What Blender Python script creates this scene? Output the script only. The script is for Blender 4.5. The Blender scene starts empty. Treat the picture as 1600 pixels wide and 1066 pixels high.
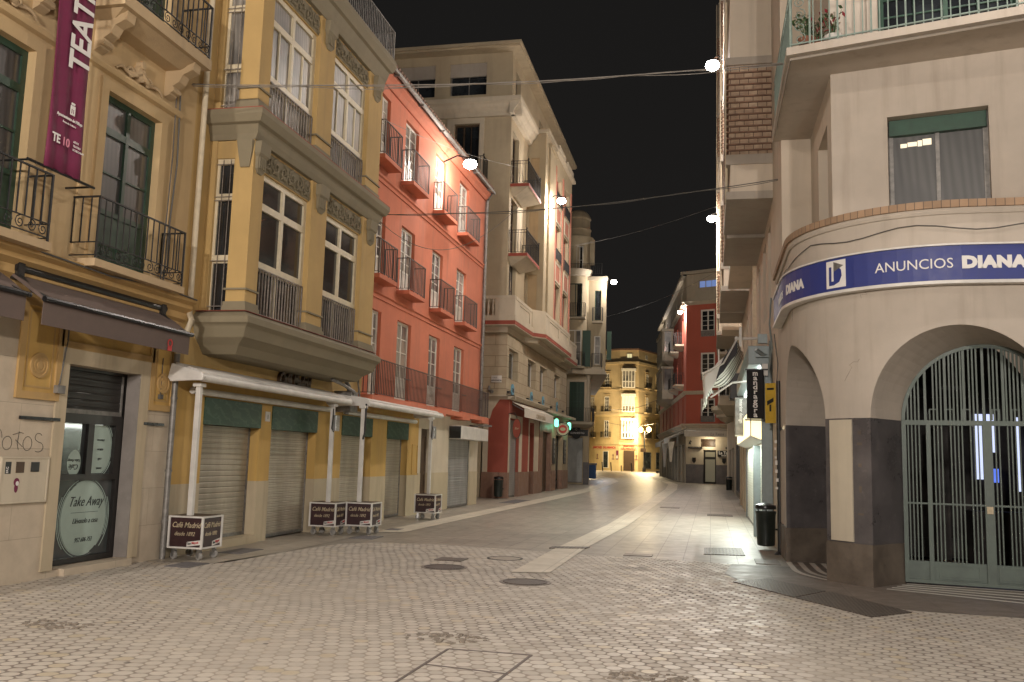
import bpy, bmesh, math, random
from mathutils import Vector
random.seed(7)
R=math.radians; PI=math.pi
sc=bpy.context.scene; COL=sc.collection

# ------------------------------------------------------------------ helpers
class Fr:
    """facade frame: u along the wall, d outward from it, z up"""
    def __init__(s,o,a,n=None):
        l=math.hypot(*a); s.o=o; s.a=(a[0]/l,a[1]/l)
        s.n=n or (s.a[1],-s.a[0])
    def __call__(s,u,d,z): return (s.o[0]+s.a[0]*u+s.n[0]*d, s.o[1]+s.a[1]*u+s.n[1]*d, z)
class Arc:
    """corner building path: straight, quarter round, straight"""
    cx,cy,r=3.5,15.56,2.2
    def __call__(s,u,d,z):
        L=s.r*PI/2
        if u<0: return (s.cx-s.r-d, s.cy-u, z)
        if u>L: return (s.cx+(u-L), s.cy-s.r-d, z)
        t=u/s.r; rr=s.r+d
        return (s.cx-rr*math.cos(t), s.cy-rr*math.sin(t), z)
class MB:
    def __init__(s): s.v=[]; s.f=[]
    def add(s,vs,fs):
        b=len(s.v); s.v+=[tuple(p) for p in vs]; s.f+=[tuple(b+i for i in f) for f in fs]; return s
    def box(s,fr,u0,u1,d0,d1,z0,z1,n=1):
        return s.extr(fr,[(d0,z0),(d1,z0),(d1,z1),(d0,z1)],u0,u1,n)
    def extr(s,fr,prof,u0,u1,n=1):
        k=len(prof); vs=[];fs=[]
        for i in range(n+1):
            u=u0+(u1-u0)*i/n
            vs+=[fr(u,d,z) for d,z in prof]
        for i in range(n):
            for j in range(k):
                a=i*k+j;b=i*k+(j+1)%k; fs.append((a,b,b+k,a+k))
        fs.append(tuple(range(k))[::-1]); fs.append(tuple(n*k+j for j in range(k)))
        return s.add(vs,fs)
    def stack(s,fr,rings):
        """rings: (z,u0,u1,d0,d1)"""
        vs=[];fs=[]
        for z,u0,u1,d0,d1 in rings: vs+=[fr(u0,d0,z),fr(u1,d0,z),fr(u1,d1,z),fr(u0,d1,z)]
        m=len(rings)
        for i in range(m-1):
            for j in range(4):
                a=i*4+j;b=i*4+(j+1)%4; fs.append((a,b,b+4,a+4))
        fs.append((3,2,1,0)); fs.append((m*4-4,m*4-3,m*4-2,m*4-1))
        return s.add(vs,fs)
    def zext(s,pts,z0,z1):
        k=len(pts); vs=[(x,y,z0) for x,y in pts]+[(x,y,z1) for x,y in pts]
        fs=[(j,(j+1)%k,(j+1)%k+k,j+k) for j in range(k)]+[tuple(range(k))[::-1],tuple(range(k,2*k))]
        return s.add(vs,fs)
    def tube(s,pts,r,k=6,r2=None):
        pts=[Vector(p) for p in pts]; n=len(pts); vs=[];fs=[]
        for i,p in enumerate(pts):
            t=(pts[min(i+1,n-1)]-pts[max(i-1,0)]).normalized()
            ref=Vector((0,0,1)) if abs(t.z)<.9 else Vector((1,0,0))
            a=t.cross(ref).normalized(); b=t.cross(a)
            rr=r if r2 is None else r+(r2-r)*i/(n-1)
            for j in range(k):
                w=2*PI*j/k; vs.append(tuple(p+a*math.cos(w)*rr+b*math.sin(w)*rr))
        for i in range(n-1):
            for j in range(k):
                q=i*k+j;w=i*k+(j+1)%k; fs.append((q,w,w+k,q+k))
        fs.append(tuple(range(k))[::-1]); fs.append(tuple((n-1)*k+j for j in range(k)))
        return s.add(vs,fs)
    def lathe(s,c,prof,k=16):
        vs=[];fs=[];n=len(prof)
        for r,z in prof:
            for j in range(k):
                w=2*PI*j/k; vs.append((c[0]+r*math.cos(w),c[1]+r*math.sin(w),c[2]+z))
        for i in range(n-1):
            for j in range(k):
                q=i*k+j;w=i*k+(j+1)%k; fs.append((q,w,w+k,q+k))
        fs.append(tuple(range(k))[::-1]); fs.append(tuple((n-1)*k+j for j in range(k)))
        return s.add(vs,fs)
    def plate(s,fr,u,z,ru,rz,d0,d1,k=28,a0=0,a1=2*PI):
        m=k if a1-a0>6.2 else k+1
        p=[(u+ru*math.cos(a0+(a1-a0)*j/k),z+rz*math.sin(a0+(a1-a0)*j/k)) for j in range(m)]
        return s.face(fr,p,d0,d1)
    def face(s,fr,p,d0,d1):
        k=len(p); vs=[fr(u,d0,z) for u,z in p]+[fr(u,d1,z) for u,z in p]
        fs=[(j,(j+1)%k,(j+1)%k+k,j+k) for j in range(k)]+[tuple(range(k))[::-1],tuple(range(k,2*k))]
        return s.add(vs,fs)
    def ring(s,fr,u,z,ru,rz,w,d0,d1,k=36,a0=0,a1=2*PI):
        vs=[];fs=[]
        for j in range(k+1):
            t=a0+(a1-a0)*j/k; c,q=math.cos(t),math.sin(t)
            vs+=[fr(u+(ru-w)*c,d0,z+(rz-w)*q),fr(u+ru*c,d0,z+rz*q),fr(u+ru*c,d1,z+rz*q),fr(u+(ru-w)*c,d1,z+(rz-w)*q)]
        for j in range(k):
            for i in range(4):
                a=j*4+i;b=j*4+(i+1)%4; fs.append((a,b,b+4,a+4))
        if a1-a0<6.2: fs+=[(0,1,2,3),(k*4+3,k*4+2,k*4+1,k*4)]
        return s.add(vs,fs)
    def grid(s,fr,u0,u1,z0,z1,d0,d1,holes=()):
        us=sorted({u0,u1,*[min(max(h[i],u0),u1) for h in holes for i in (0,1)]})
        zs=sorted({z0,z1,*[min(max(h[i],z0),z1) for h in holes for i in (2,3)]})
        nu,nz=len(us)-1,len(zs)-1
        def full(i,j):
            if i<0 or j<0 or i>=nu or j>=nz: return False
            cu,cz=(us[i]+us[i+1])/2,(zs[j]+zs[j+1])/2
            return not any(h[0]<cu<h[1] and h[2]<cz<h[3] for h in holes)
        for i in range(nu):
            for j in range(nz):
                if not full(i,j): continue
                a,b,c,e=us[i],us[i+1],zs[j],zs[j+1]
                s.add([fr(a,d1,c),fr(b,d1,c),fr(b,d1,e),fr(a,d1,e)],[(0,1,2,3)])
                s.add([fr(a,d0,c),fr(b,d0,c),fr(b,d0,e),fr(a,d0,e)],[(3,2,1,0)])
                if not full(i-1,j): s.add([fr(a,d0,c),fr(a,d1,c),fr(a,d1,e),fr(a,d0,e)],[(0,1,2,3)])
                if not full(i+1,j): s.add([fr(b,d0,c),fr(b,d1,c),fr(b,d1,e),fr(b,d0,e)],[(3,2,1,0)])
                if not full(i,j-1): s.add([fr(a,d0,c),fr(b,d0,c),fr(b,d1,c),fr(a,d1,c)],[(0,1,2,3)])
                if not full(i,j+1): s.add([fr(a,d0,e),fr(b,d0,e),fr(b,d1,e),fr(a,d1,e)],[(3,2,1,0)])
        return s
    def islands(s):
        p=list(range(len(s.v)))
        def fd(a):
            while p[a]!=a: p[a]=p[p[a]]; a=p[a]
            return a
        key={}
        for i,v in enumerate(s.v):
            k=tuple(round(c,3) for c in v)
            if k in key: p[fd(i)]=fd(key[k])
            else: key[k]=i
        for f in s.f:
            for i in f[1:]: p[fd(i)]=fd(f[0])
        out={}
        for f in s.f: out.setdefault(fd(f[0]),[]).append(f)
        r=[]
        for fs in out.values():
            q=MB(); mp={}
            for f in fs:
                for i in f:
                    if i not in mp: mp[i]=len(q.v); q.v.append(s.v[i])
                q.f.append(tuple(mp[i] for i in f))
            r.append(q)
        return r
    def build(s,name,m,par=None,smooth=False,weld=False,bevel=0,split=False):
        if split: return [q.build(name,m,par,smooth,weld,bevel) for q in s.islands()][0]
        o=Vector(par['_w']) if par is not None else None
        if o is None:
            xs=[p[0] for p in s.v]; ys=[p[1] for p in s.v]
            o=Vector(((min(xs)+max(xs))/2,(min(ys)+max(ys))/2,min(p[2] for p in s.v)))
        me=bpy.data.meshes.new(name)
        me.from_pydata([tuple(Vector(p)-o) for p in s.v],[],s.f)
        bm=bmesh.new(); bm.from_mesh(me)
        if weld: bmesh.ops.remove_doubles(bm,verts=bm.verts,dist=1e-4)
        bmesh.ops.recalc_face_normals(bm,faces=bm.faces)
        bm.to_mesh(me); bm.free()
        if smooth:
            for p in me.polygons: p.use_smooth=True
            me.set_sharp_from_angle(angle=R(40))
        me.materials.append(m)
        ob=bpy.data.objects.new(name,me); COL.objects.link(ob)
        if par is not None: ob.parent=par
        else: ob.location=o
        ob['_w']=tuple(o)
        if bevel:
            b=ob.modifiers.new('bevel','BEVEL'); b.width=bevel; b.segments=2; b.limit_method='ANGLE'
        return ob
def thing(name,label,cat,loc,group=None):
    o=bpy.data.objects.new(name,None); COL.objects.link(o); o.location=loc; o.empty_display_size=.2
    o['_w']=tuple(loc); return tag(o,label,cat,group)
def tag(o,label,cat,group=None):
    o['label']=label; o['category']=cat
    if group: o['group']=group
    return o
def struct(name,mb,m):
    o=mb.build(name,m); o['kind']='structure'; return o
def text(fr,s_,size,u,z,d,m,par,name='lettering',align='CENTER',shear=0,rot=0,thick=.004,bold=0,sx=1,space=1):
    cu=bpy.data.curves.new('t','FONT'); cu.body=s_; cu.size=size; cu.align_x=align; cu.shear=shear
    cu.extrude=thick/2; cu.offset=bold; cu.space_character=space; cu.resolution_u=3
    to=bpy.data.objects.new('t',cu); COL.objects.link(to)
    dg=bpy.context.evaluated_depsgraph_get(); dg.update()
    me=bpy.data.meshes.new_from_object(to.evaluated_get(dg)); bpy.data.objects.remove(to); bpy.data.curves.remove(cu)
    me.name=name
    o=Vector(par['_w']); c,q=math.cos(rot),math.sin(rot)
    for v in me.vertices:
        x,y,w=v.co; x*=sx
        v.co=Vector(fr(u+x*c-y*q, d+w, z+x*q+y*c))-o
    me.materials.clear(); me.materials.append(m)
    ob=bpy.data.objects.new(name,me); COL.objects.link(ob); ob.parent=par; ob['_w']=tuple(o); return ob

# ------------------------------------------------------------------ materials
class NT:
    def __init__(s,name):
        s.m=bpy.data.materials.new(name); s.m.use_nodes=True; s.t=s.m.node_tree; s.t.nodes.clear()
        s.out=s.n('ShaderNodeOutputMaterial'); s.b=s.n('ShaderNodeBsdfPrincipled'); s.l(s.b.outputs[0],s.out.inputs[0])
    def n(s,t,**k):
        x=s.t.nodes.new(t)
        for a,v in k.items(): setattr(x,a,v)
        return x
    def l(s,a,b): s.t.links.new(a,b)
    def pos(s,scale=(1,1,1)):
        g=s.n('ShaderNodeNewGeometry'); mp=s.n('ShaderNodeMapping'); mp.inputs['Scale'].default_value=scale
        s.l(g.outputs['Position'],mp.inputs[0]); return mp.outputs[0]
    def noise(s,vec,scale,detail=4,rough=.55):
        x=s.n('ShaderNodeTexNoise'); x.inputs['Scale'].default_value=scale; x.inputs['Detail'].default_value=detail
        x.inputs['Roughness'].default_value=rough; s.l(vec,x.inputs['Vector']); return x.outputs[0]
    def rng(s,v,a,b,c,d):
        x=s.n('ShaderNodeMapRange'); s.l(v,x.inputs[0])
        for i,q in enumerate((a,b,c,d)): x.inputs[i+1].default_value=q
        return x.outputs[0]
    def math(s,op,a,b=None,c=None):
        x=s.n('ShaderNodeMath',operation=op)
        for i,q in enumerate((a,b,c)):
            if q is None: continue
            if isinstance(q,(int,float)): x.inputs[i].default_value=q
            else: s.l(q,x.inputs[i])
        return x.outputs[0]
    def mix(s,f,a,b,mode='MIX'):
        x=s.n('ShaderNodeMix',data_type='RGBA',blend_type=mode)
        for i,q in ((0,f),(6,a),(7,b)):
            if isinstance(q,(int,float)): x.inputs[i].default_value=q
            elif isinstance(q,tuple): x.inputs[i].default_value=(*q[:3],1)
            else: s.l(q,x.inputs[i])
        return x.outputs[2]
    def bump(s,h,st,dist=.01):
        x=s.n('ShaderNodeBump'); x.inputs['Strength'].default_value=st; x.inputs['Distance'].default_value=dist
        s.l(h,x.inputs['Height']); s.l(x.outputs[0],s.b.inputs['Normal'])
    def set(s,**k):
        for a,v in k.items():
            i=s.b.inputs[a.replace('_',' ')]
            if isinstance(v,(int,float)): i.default_value=v
            elif isinstance(v,tuple): i.default_value=(*v[:3],1)
            else: s.l(v,i)
        return s.m
def mul(c,k): return tuple(min(1,x*k) for x in c)
def plaster(name,c,rough=.85,var=.14,stain=.25,bump=.25,grime=(.16,.13,.10)):
    t=NT(name); p=t.pos()
    a=t.noise(p,.55,5); b=t.noise(p,5,5); st=t.noise(t.pos((2.6,2.6,.22)),1.6,4,.6)
    col=t.mix(t.rng(a,.3,.7,0,1),mul(c,1-var),mul(c,1+var*.7))
    col=t.mix(t.rng(b,.35,.75,0,var),col,mul(c,.6))
    col=t.mix(t.rng(st,.52,.8,0,stain),col,grime)
    t.bump(t.noise(p,42,5,.7),bump,.006)
    return t.set(Base_Color=col,Roughness=rough)
def blocks(name,c,bw,bh,axis='y',mortar=.006,rough=.6,var=.18,mcol=None,off=.5,bump=.4,stain=.25,mode='wall',spec=.5,rot=0,zoff=0):
    t=NT(name); g=t.n('ShaderNodeNewGeometry'); sp=t.n('ShaderNodeSeparateXYZ'); t.l(g.outputs['Position'],sp.inputs[0])
    cb=t.n('ShaderNodeCombineXYZ')
    if mode=='wall':
        if axis=='arc':
            u=t.math('MULTIPLY',t.math('ARCTAN2',t.math('SUBTRACT',sp.outputs[1],15.56),t.math('SUBTRACT',sp.outputs[0],3.5)),2.2)
        else: u=t.math('ADD',sp.outputs[0],sp.outputs[1])
        t.l(u,cb.inputs[0]); t.l(t.math('ADD',sp.outputs[2],zoff),cb.inputs[1])
        vec=cb.outputs[0]
    else:
        t.l(sp.outputs[0],cb.inputs[1]); t.l(sp.outputs[1],cb.inputs[0]); vec=cb.outputs[0]
        if rot:
            mp=t.n('ShaderNodeMapping'); mp.inputs['Rotation'].default_value=(0,0,rot); t.l(vec,mp.inputs[0]); vec=mp.outputs[0]
    br=t.n('ShaderNodeTexBrick',offset=off); br.inputs['Scale'].default_value=1; br.inputs['Brick Width'].default_value=bw
    br.inputs['Row Height'].default_value=bh; br.inputs['Mortar Size'].default_value=mortar; br.inputs['Mortar Smooth'].default_value=.3
    br.inputs['Color1'].default_value=(*mul(c,1+var*.6),1); br.inputs['Color2'].default_value=(*mul(c,1-var),1)
    br.inputs['Mortar'].default_value=(*(mcol or mul(c,.35)),1); t.l(vec,br.inputs['Vector'])
    p=t.pos(); n1=t.noise(p,3.2,8,.65); n2=t.noise(p,.5,4)
    col=t.mix(t.rng(n1,.38,.7,0,.35),br.outputs[0],mul(c,.55))
    col=t.mix(t.rng(n2,.5,.75,0,stain),col,mul(c,.45))
    h=t.math('ADD',t.math('MULTIPLY',br.outputs[1],-1.),t.math('MULTIPLY',t.noise(p,30,4),.25))
    t.bump(h,bump,.006)
    ro=t.rng(n1,.3,.75,rough*.8,min(1,rough*1.25))
    t.set(Base_Color=col,Roughness=ro); t.b.inputs['Specular IOR Level'].default_value=spec
    return t.m
def simple(name,c,rough=.5,metal=0,var=.12,scale=9,bump=.1,emit=None,es=0,spec=.5,bs=60):
    t=NT(name); p=t.pos(); n=t.noise(p,scale,5,.6)
    col=t.mix(t.rng(n,.35,.7,0,1),mul(c,1-var),mul(c,1+var*.6))
    if bump: t.bump(t.noise(p,bs,3),bump,.004)
    t.set(Base_Color=col,Roughness=t.rng(n,.3,.7,rough*.85,min(1,rough*1.15)),Metallic=metal); t.b.inputs['Specular IOR Level'].default_value=spec
    if emit:
        t.b.inputs['Emission Color'].default_value=(*emit,1); t.b.inputs['Emission Strength'].default_value=es
    return t.m
def glass(name,c=(.012,.014,.016),rough=.06,curtain=None):
    t=NT(name); p=t.pos()
    if curtain:
        w=t.n('ShaderNodeTexWave',wave_type='BANDS',bands_direction='DIAGONAL'); w.inputs['Scale'].default_value=7; w.inputs['Distortion'].default_value=2.5
        w.inputs['Detail'].default_value=2
        t.l(t.pos((1,1,.06)),w.inputs['Vector'])
        col=t.mix(w.outputs[1],mul(curtain,.6),curtain)
        col=t.mix(t.rng(t.noise(p,.9,2),.45,.62,0,.75),col,(.03,.03,.03))
    else: col=t.mix(t.rng(t.noise(p,1.3,3),.4,.7,0,1),c,mul(c,2.6))
    t.bump(t.noise(p,1.6,2),.08,.02)
    t.set(Base_Color=col,Roughness=rough); t.b.inputs['Specular IOR Level'].default_value=.8
    if curtain: t.set(Roughness=.45); t.b.inputs['Coat Weight'].default_value=1; t.b.inputs['Coat Roughness'].default_value=.04
    return t.m
def emit(name,c,s):
    t=NT(name); t.b.inputs['Emission Color'].default_value=(*c,1); t.b.inputs['Emission Strength'].default_value=s
    t.set(Base_Color=c,Roughness=.4); return t.m
def corrug(name,c,pitch,rough=.45,metal=.6):
    t=NT(name); p=t.pos(); sp=t.n('ShaderNodeSeparateXYZ'); g=t.n('ShaderNodeNewGeometry'); t.l(g.outputs[0],sp.inputs[0])
    f=t.math('FRACT',t.math('DIVIDE',sp.outputs[2],pitch))
    line=t.math('LESS_THAN',f,.09)
    h=t.math('SINE',t.math('MULTIPLY',f,PI))
    n=t.noise(t.pos((1,1,.3)),2.2,5); d=t.noise(p,14,5,.7)
    col=t.mix(t.rng(n,.35,.7,0,1),mul(c,.78),mul(c,1.12))
    col=t.mix(t.rng(d,.55,.8,0,.4),col,mul(c,.5))
    col=t.mix(t.math('MULTIPLY',line,.6),col,mul(c,.3))
    t.bump(h,.25,.008)
    return t.set(Base_Color=col,Roughness=rough,Metallic=metal)
def marble(name,c,c2,vein,rough=.3):
    t=NT(name); p=t.pos(); a=t.noise(p,2.2,8,.7); b=t.noise(p,9,6,.7)
    col=t.mix(t.rng(a,.35,.68,0,1),c,c2)
    col=t.mix(t.rng(b,.58,.75,0,.5),col,vein)
    t.bump(t.noise(p,20,4),.08,.004)
    t.set(Base_Color=col,Roughness=t.rng(a,.3,.7,rough*.7,rough*1.7)); return t.m
def paving():
    t=NT('round_tile_paving'); g=t.n('ShaderNodeNewGeometry'); mp=t.n('ShaderNodeMapping'); mp.inputs['Rotation'].default_value=(0,0,R(9)); t.l(g.outputs[0],mp.inputs[0])
    wv=t.n('ShaderNodeTexNoise'); wv.inputs['Scale'].default_value=.7; wv.inputs['Detail'].default_value=2; t.l(mp.outputs[0],wv.inputs[0])
    wa=t.n('ShaderNodeVectorMath',operation='MULTIPLY_ADD'); t.l(wv.outputs[1],wa.inputs[0]); wa.inputs[1].default_value=(.22,.22,0); t.l(mp.outputs[0],wa.inputs[2])
    sp=t.n('ShaderNodeSeparateXYZ'); t.l(wa.outputs[0],sp.inputs[0])
    a=.140; b=a*math.sqrt(3)
    X=t.math('DIVIDE',sp.outputs[0],a); Y=t.math('DIVIDE',sp.outputs[1],b)
    def lat(o):
        x=t.math('ADD',X,o); y=t.math('ADD',Y,o)
        fx=t.math('SUBTRACT',t.math('FRACT',x),.5); fy=t.math('MULTIPLY',t.math('SUBTRACT',t.math('FRACT',y),.5),math.sqrt(3))
        d=t.math('SQRT',t.math('ADD',t.math('MULTIPLY',fx,fx),t.math('MULTIPLY',fy,fy)))
        c=t.n('ShaderNodeCombineXYZ'); t.l(t.math('FLOOR',x),c.inputs[0]); t.l(t.math('FLOOR',y),c.inputs[1]); c.inputs[2].default_value=o*10
        w=t.n('ShaderNodeTexWhiteNoise',noise_dimensions='3D'); t.l(c.outputs[0],w.inputs[0])
        return d,w.outputs[0]
    d1,w1=lat(0.);d2,w2=lat(.5)
    d=t.math('MINIMUM',d1,d2); sel=t.math('LESS_THAN',d1,d2)
    w=t.math('ADD',t.math('MULTIPLY',w1,sel),t.math('MULTIPLY',w2,t.math('SUBTRACT',1.,sel)))
    p=t.pos(); n=t.noise(p,.35,5,.6); n2=t.noise(p,28,5,.7); n3=t.noise(p,1.7,6,.7)
    edge=t.math('ADD',.445,t.math('ADD',t.math('MULTIPLY',t.math('SUBTRACT',n2,.5),.14),t.math('MULTIPLY',t.math('SUBTRACT',w,.5),.05)))
    tile=t.n('ShaderNodeMapRange',interpolation_type='SMOOTHSTEP'); t.l(t.math('SUBTRACT',edge,d),tile.inputs[0])
    tile.inputs[1].default_value=-.03; tile.inputs[2].default_value=.03
    T=tile.outputs[0]
    c=t.mix(w,(.44,.40,.345),(.57,.525,.455))
    c=t.mix(t.rng(w,.93,.95,0,.6),c,(.48,.40,.26))
    c=t.mix(t.rng(n2,.5,.8,0,.4),c,(.30,.25,.19))
    wear=t.rng(n,.38,.62,0,1)
    gr=t.mix(wear,(.19,.16,.135),(.39,.345,.285))
    c=t.mix(T,gr,c)
    c=t.mix(t.rng(n3,.6,.78,0,.35),c,(.19,.16,.13))
    c=t.mix(t.rng(n,.55,.75,0,.25),c,(.3,.25,.2))
    vo=t.n('ShaderNodeTexVoronoi',feature='F1'); vo.inputs['Scale'].default_value=.42; t.l(p,vo.inputs[0])
    pd=t.math('MULTIPLY',t.rng(vo.outputs[0],.02,.2,1,0),t.rng(n3,.48,.56,0,1))
    c=t.mix(pd,c,(.075,.062,.052))
    gum=t.n('ShaderNodeTexVoronoi',feature='F1'); gum.inputs['Scale'].default_value=1.9; t.l(p,gum.inputs[0])
    c=t.mix(t.rng(gum.outputs[0],.045,.06,.75,0),c,(.1,.085,.075))
    t.bump(t.math('SUBTRACT',t.math('ADD',T,t.math('MULTIPLY',n2,.35)),t.math('MULTIPLY',pd,1.5)),.32,.006)
    t.set(Base_Color=c,Roughness=t.math('SUBTRACT',t.rng(n3,.3,.7,.62,.85),t.math('MULTIPLY',T,t.math('MULTIPLY',w,.28))))
    return t.m
def striped(name,a,b,axis,pitch,frac=.5):
    t=NT(name); g=t.n('ShaderNodeNewGeometry'); sp=t.n('ShaderNodeSeparateXYZ'); t.l(g.outputs[0],sp.inputs[0])
    f=t.math('FRACT',t.math('DIVIDE',sp.outputs[axis],pitch)); col=t.mix(t.math('LESS_THAN',f,frac),a,b)
    return t.set(Base_Color=col,Roughness=.8)
def tiles_brick():
    t=NT('terracotta_tile_rows'); g=t.n('ShaderNodeNewGeometry'); sp=t.n('ShaderNodeSeparateXYZ'); t.l(g.outputs[0],sp.inputs[0])
    cb=t.n('ShaderNodeCombineXYZ'); t.l(t.math('ADD',sp.outputs[0],sp.outputs[1]),cb.inputs[0]); t.l(sp.outputs[2],cb.inputs[1])
    br=t.n('ShaderNodeTexBrick',offset=.5); br.inputs['Scale'].default_value=1; br.inputs['Brick Width'].default_value=.19; br.inputs['Row Height'].default_value=.135
    br.inputs['Mortar Size'].default_value=.007; br.inputs['Color1'].default_value=(.37,.26,.18,1); br.inputs['Color2'].default_value=(.45,.34,.24,1); br.inputs['Mortar'].default_value=(.06,.04,.03,1)
    t.l(cb.outputs[0],br.inputs[0])
    col=t.mix(t.rng(t.noise(t.pos(),9,5),.4,.7,0,.5),br.outputs[0],(.16,.10,.07))
    t.bump(br.outputs[1],-.8,.01)
    return t.set(Base_Color=col,Roughness=.8)

M={}
M['l1']=plaster('cream_ochre_plaster',(.53,.385,.205))
M['l1band']=plaster('deep_ochre_plaster',(.46,.30,.12))
M['l1orn']=plaster('stone_tan_stucco',(.46,.34,.20),bump=.5)
M['stone']=blocks('beige_stone_cladding',(.52,.44,.335),1.35,.54,mortar=.003,rough=.55,var=.1,zoff=.02,mcol=(.30,.25,.19))
M['ochre']=plaster('golden_ochre_plaster',(.54,.345,.105))
M['ochre_up']=plaster('ochre_plaster_dull',(.50,.34,.135))
M['trim']=plaster('olive_grey_stucco',(.235,.20,.13),bump=.5)
M['dado']=plaster('pale_stone_dado',(.50,.42,.29),stain=.4)
M['coral']=plaster('coral_red_plaster',(.60,.19,.108),var=.14,stain=.35)
M['coralw']=plaster('warm_white_plaster',(.58,.51,.40))
M['beige']=plaster('beige_plaster',(.43,.355,.24))
M['beige_b']=blocks('beige_rusticated_plaster',(.45,.375,.26),1.6,.46,mortar=.012,rough=.85,var=.03,zoff=.1,mcol=(.2,.15,.09))
M['cream']=plaster('pale_cream_stucco',(.54,.47,.36))
M['redband']=plaster('brick_red_paint',(.30,.07,.045),stain=.1)
M['brown']=marble('brown_stone_cladding',(.20,.11,.075),(.28,.17,.12),(.35,.25,.2),.4)
M['rred']=plaster('deep_red_plaster',(.46,.115,.075),var=.08,stain=.1)
M['rgrey']=plaster('grey_cream_plaster',(.48,.42,.32))
M['darkdado']=marble('dark_slate_dado',(.10,.095,.10),(.17,.16,.16),(.2,.2,.2),.5)
M['fyel']=plaster('yellow_painted_plaster',(.60,.47,.24),stain=.2)
M['far_up']=plaster('sandy_plaster',(.55,.43,.25),stain=.2)
M['cwall']=plaster('warm_grey_plaster',(.47,.415,.35),var=.14,stain=.42,grime=(.25,.2,.15))
M['nwall']=plaster('pale_rendered_wall',(.56,.485,.39),var=.10,stain=.28)
M['marb']=marble('dark_violet_marble',(.070,.064,.066),(.115,.104,.104),(.19,.172,.165),.30)
M['base']=marble('worn_brown_granite',(.085,.068,.054),(.16,.13,.10),(.05,.042,.038),.5)
M['panel']=plaster('bare_cream_panel',(.54,.48,.37),stain=.15)
M['conc']=plaster('grey_concrete_edge',(.36,.32,.27))
M['brickt']=tiles_brick()
M['ledge']=blocks('ledge_bricks',(.36,.24,.15),.11,.5,mortar=.006,rough=.85,axis='arc',mcol=(.12,.09,.07))
M['roof']=simple('clay_roof_tile',(.22,.13,.09),.85,var=.35,bump=.4)
M['iron']=simple('black_wrought_iron',(.022,.022,.022),.5,.3,bump=.1)
M['ironr']=simple('dark_rusty_iron',(.085,.07,.062),.6,.2)
M['greeniron']=simple('pale_green_painted_iron',(.21,.27,.235),.5,.1,var=.15)
M['gate']=simple('worn_green_gate_paint',(.085,.112,.095),.5,.1,var=.25,scale=4)
M['gwood']=simple('dark_green_painted_wood',(.025,.055,.035),.45,var=.25)
M['gshut']=simple('green_louvre_paint',(.025,.07,.045),.5,var=.2)
M['wwood']=simple('cream_painted_wood',(.62,.54,.38),.5)
M['white']=simple('white_painted_metal',(.66,.64,.60),.45,var=.16,scale=3)
M['whitew']=simple('white_window_paint',(.72,.69,.62),.5,var=.05)
M['bwood']=simple('dark_brown_wood',(.075,.045,.025),.5,var=.25)
M['darkwood']=simple('black_shopfront_wood',(.016,.014,.013),.42,var=.3)
M['glass']=glass('dark_window_glass'); M['curt']=glass('curtained_glass',curtain=(.42,.38,.31)); M['curt2']=glass('net_curtain_glass',curtain=(.30,.28,.25))
M['gglass']=glass('shop_glass',(.03,.035,.035))
M['shut']=corrug('tan_roller_shutter',(.40,.355,.275),.092,.5,.25); M['shutg']=corrug('galvanised_roller_shutter',(.42,.43,.42),.075,.4,.5)
M['shutl']=corrug('white_lit_shutter',(.62,.66,.58),.07,.5,.2); M['shutd']=corrug('black_roller_shutter',(.03,.028,.026),.06,.45,.3)
def green_tiles():
    t=NT('green_patterned_panel'); w=t.n('ShaderNodeTexWave',wave_type='BANDS',bands_direction='DIAGONAL'); w.inputs['Scale'].default_value=1.4; w.inputs['Distortion'].default_value=7; w.inputs['Detail'].default_value=4; w.inputs['Detail Scale'].default_value=3
    t.l(t.pos((1,1,2.2)),w.inputs[0]); col=t.mix(t.rng(w.outputs[1],.72,.98,0,.7),(.022,.060,.036),(.06,.11,.075)); return t.set(Base_Color=col,Roughness=.5)
M['gpanel']=green_tiles()
M['banner']=simple('burgundy_banner_cloth',(.15,.016,.055),.8,var=.08); M['lett']=simple('white_lettering',(.75,.73,.70),.6,var=.03,bump=0)
M['pink']=simple('pink_lettering',(.6,.22,.3),.6,bump=0)
M['awncl']=simple('mauve_brown_awning_cloth',(.125,.092,.078),.85,var=.15); M['dmetal']=simple('dark_metal_bar',(.03,.03,.032),.3,.6)
M['cart']=simple('dark_maroon_board',(.035,.012,.014),.45,var=.2); M['gold']=simple('cream_script_paint',(.50,.42,.28),.6,bump=0); M['logor']=simple('red_logo_paint',(.5,.03,.03),.5,bump=0)
M['black']=simple('black_plastic',(.012,.012,.012),.4); M['rub']=simple('grey_castor_rubber',(.30,.29,.27),.6,var=.2)
M['steel']=simple('brushed_steel',(.45,.45,.45),.35,.9); M['zinc']=simple('zinc_pipe',(.24,.23,.215),.5,.5,var=.35); M['cpipe']=simple('cream_pipe',(.58,.5,.36),.5)
M['bluesign']=simple('blue_sign_panel',(.026,.040,.20),.5,var=.06); M['blacksign']=simple('black_sign_panel',(.010,.009,.010),.6,spec=.2)
M['greybox']=simple('grey_green_sheet_metal',(.22,.26,.265),.45,.3,var=.1); M['yellow']=simple('yellow_sign_panel',(.55,.36,.04),.4)
M['mint']=simple('mint_etched_glass',(.36,.46,.41),.35,var=.05); M['ink']=simple('dark_ink',(.03,.035,.035),.6,bump=0)
M['bin']=simple('dark_green_bin_plastic',(.012,.018,.015),.4,var=.3); M['cable']=simple('grey_cable',(.10,.095,.085),.6); M['cablel']=simple('pale_cable',(.22,.20,.175),.6)
M['castiron']=None
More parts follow.
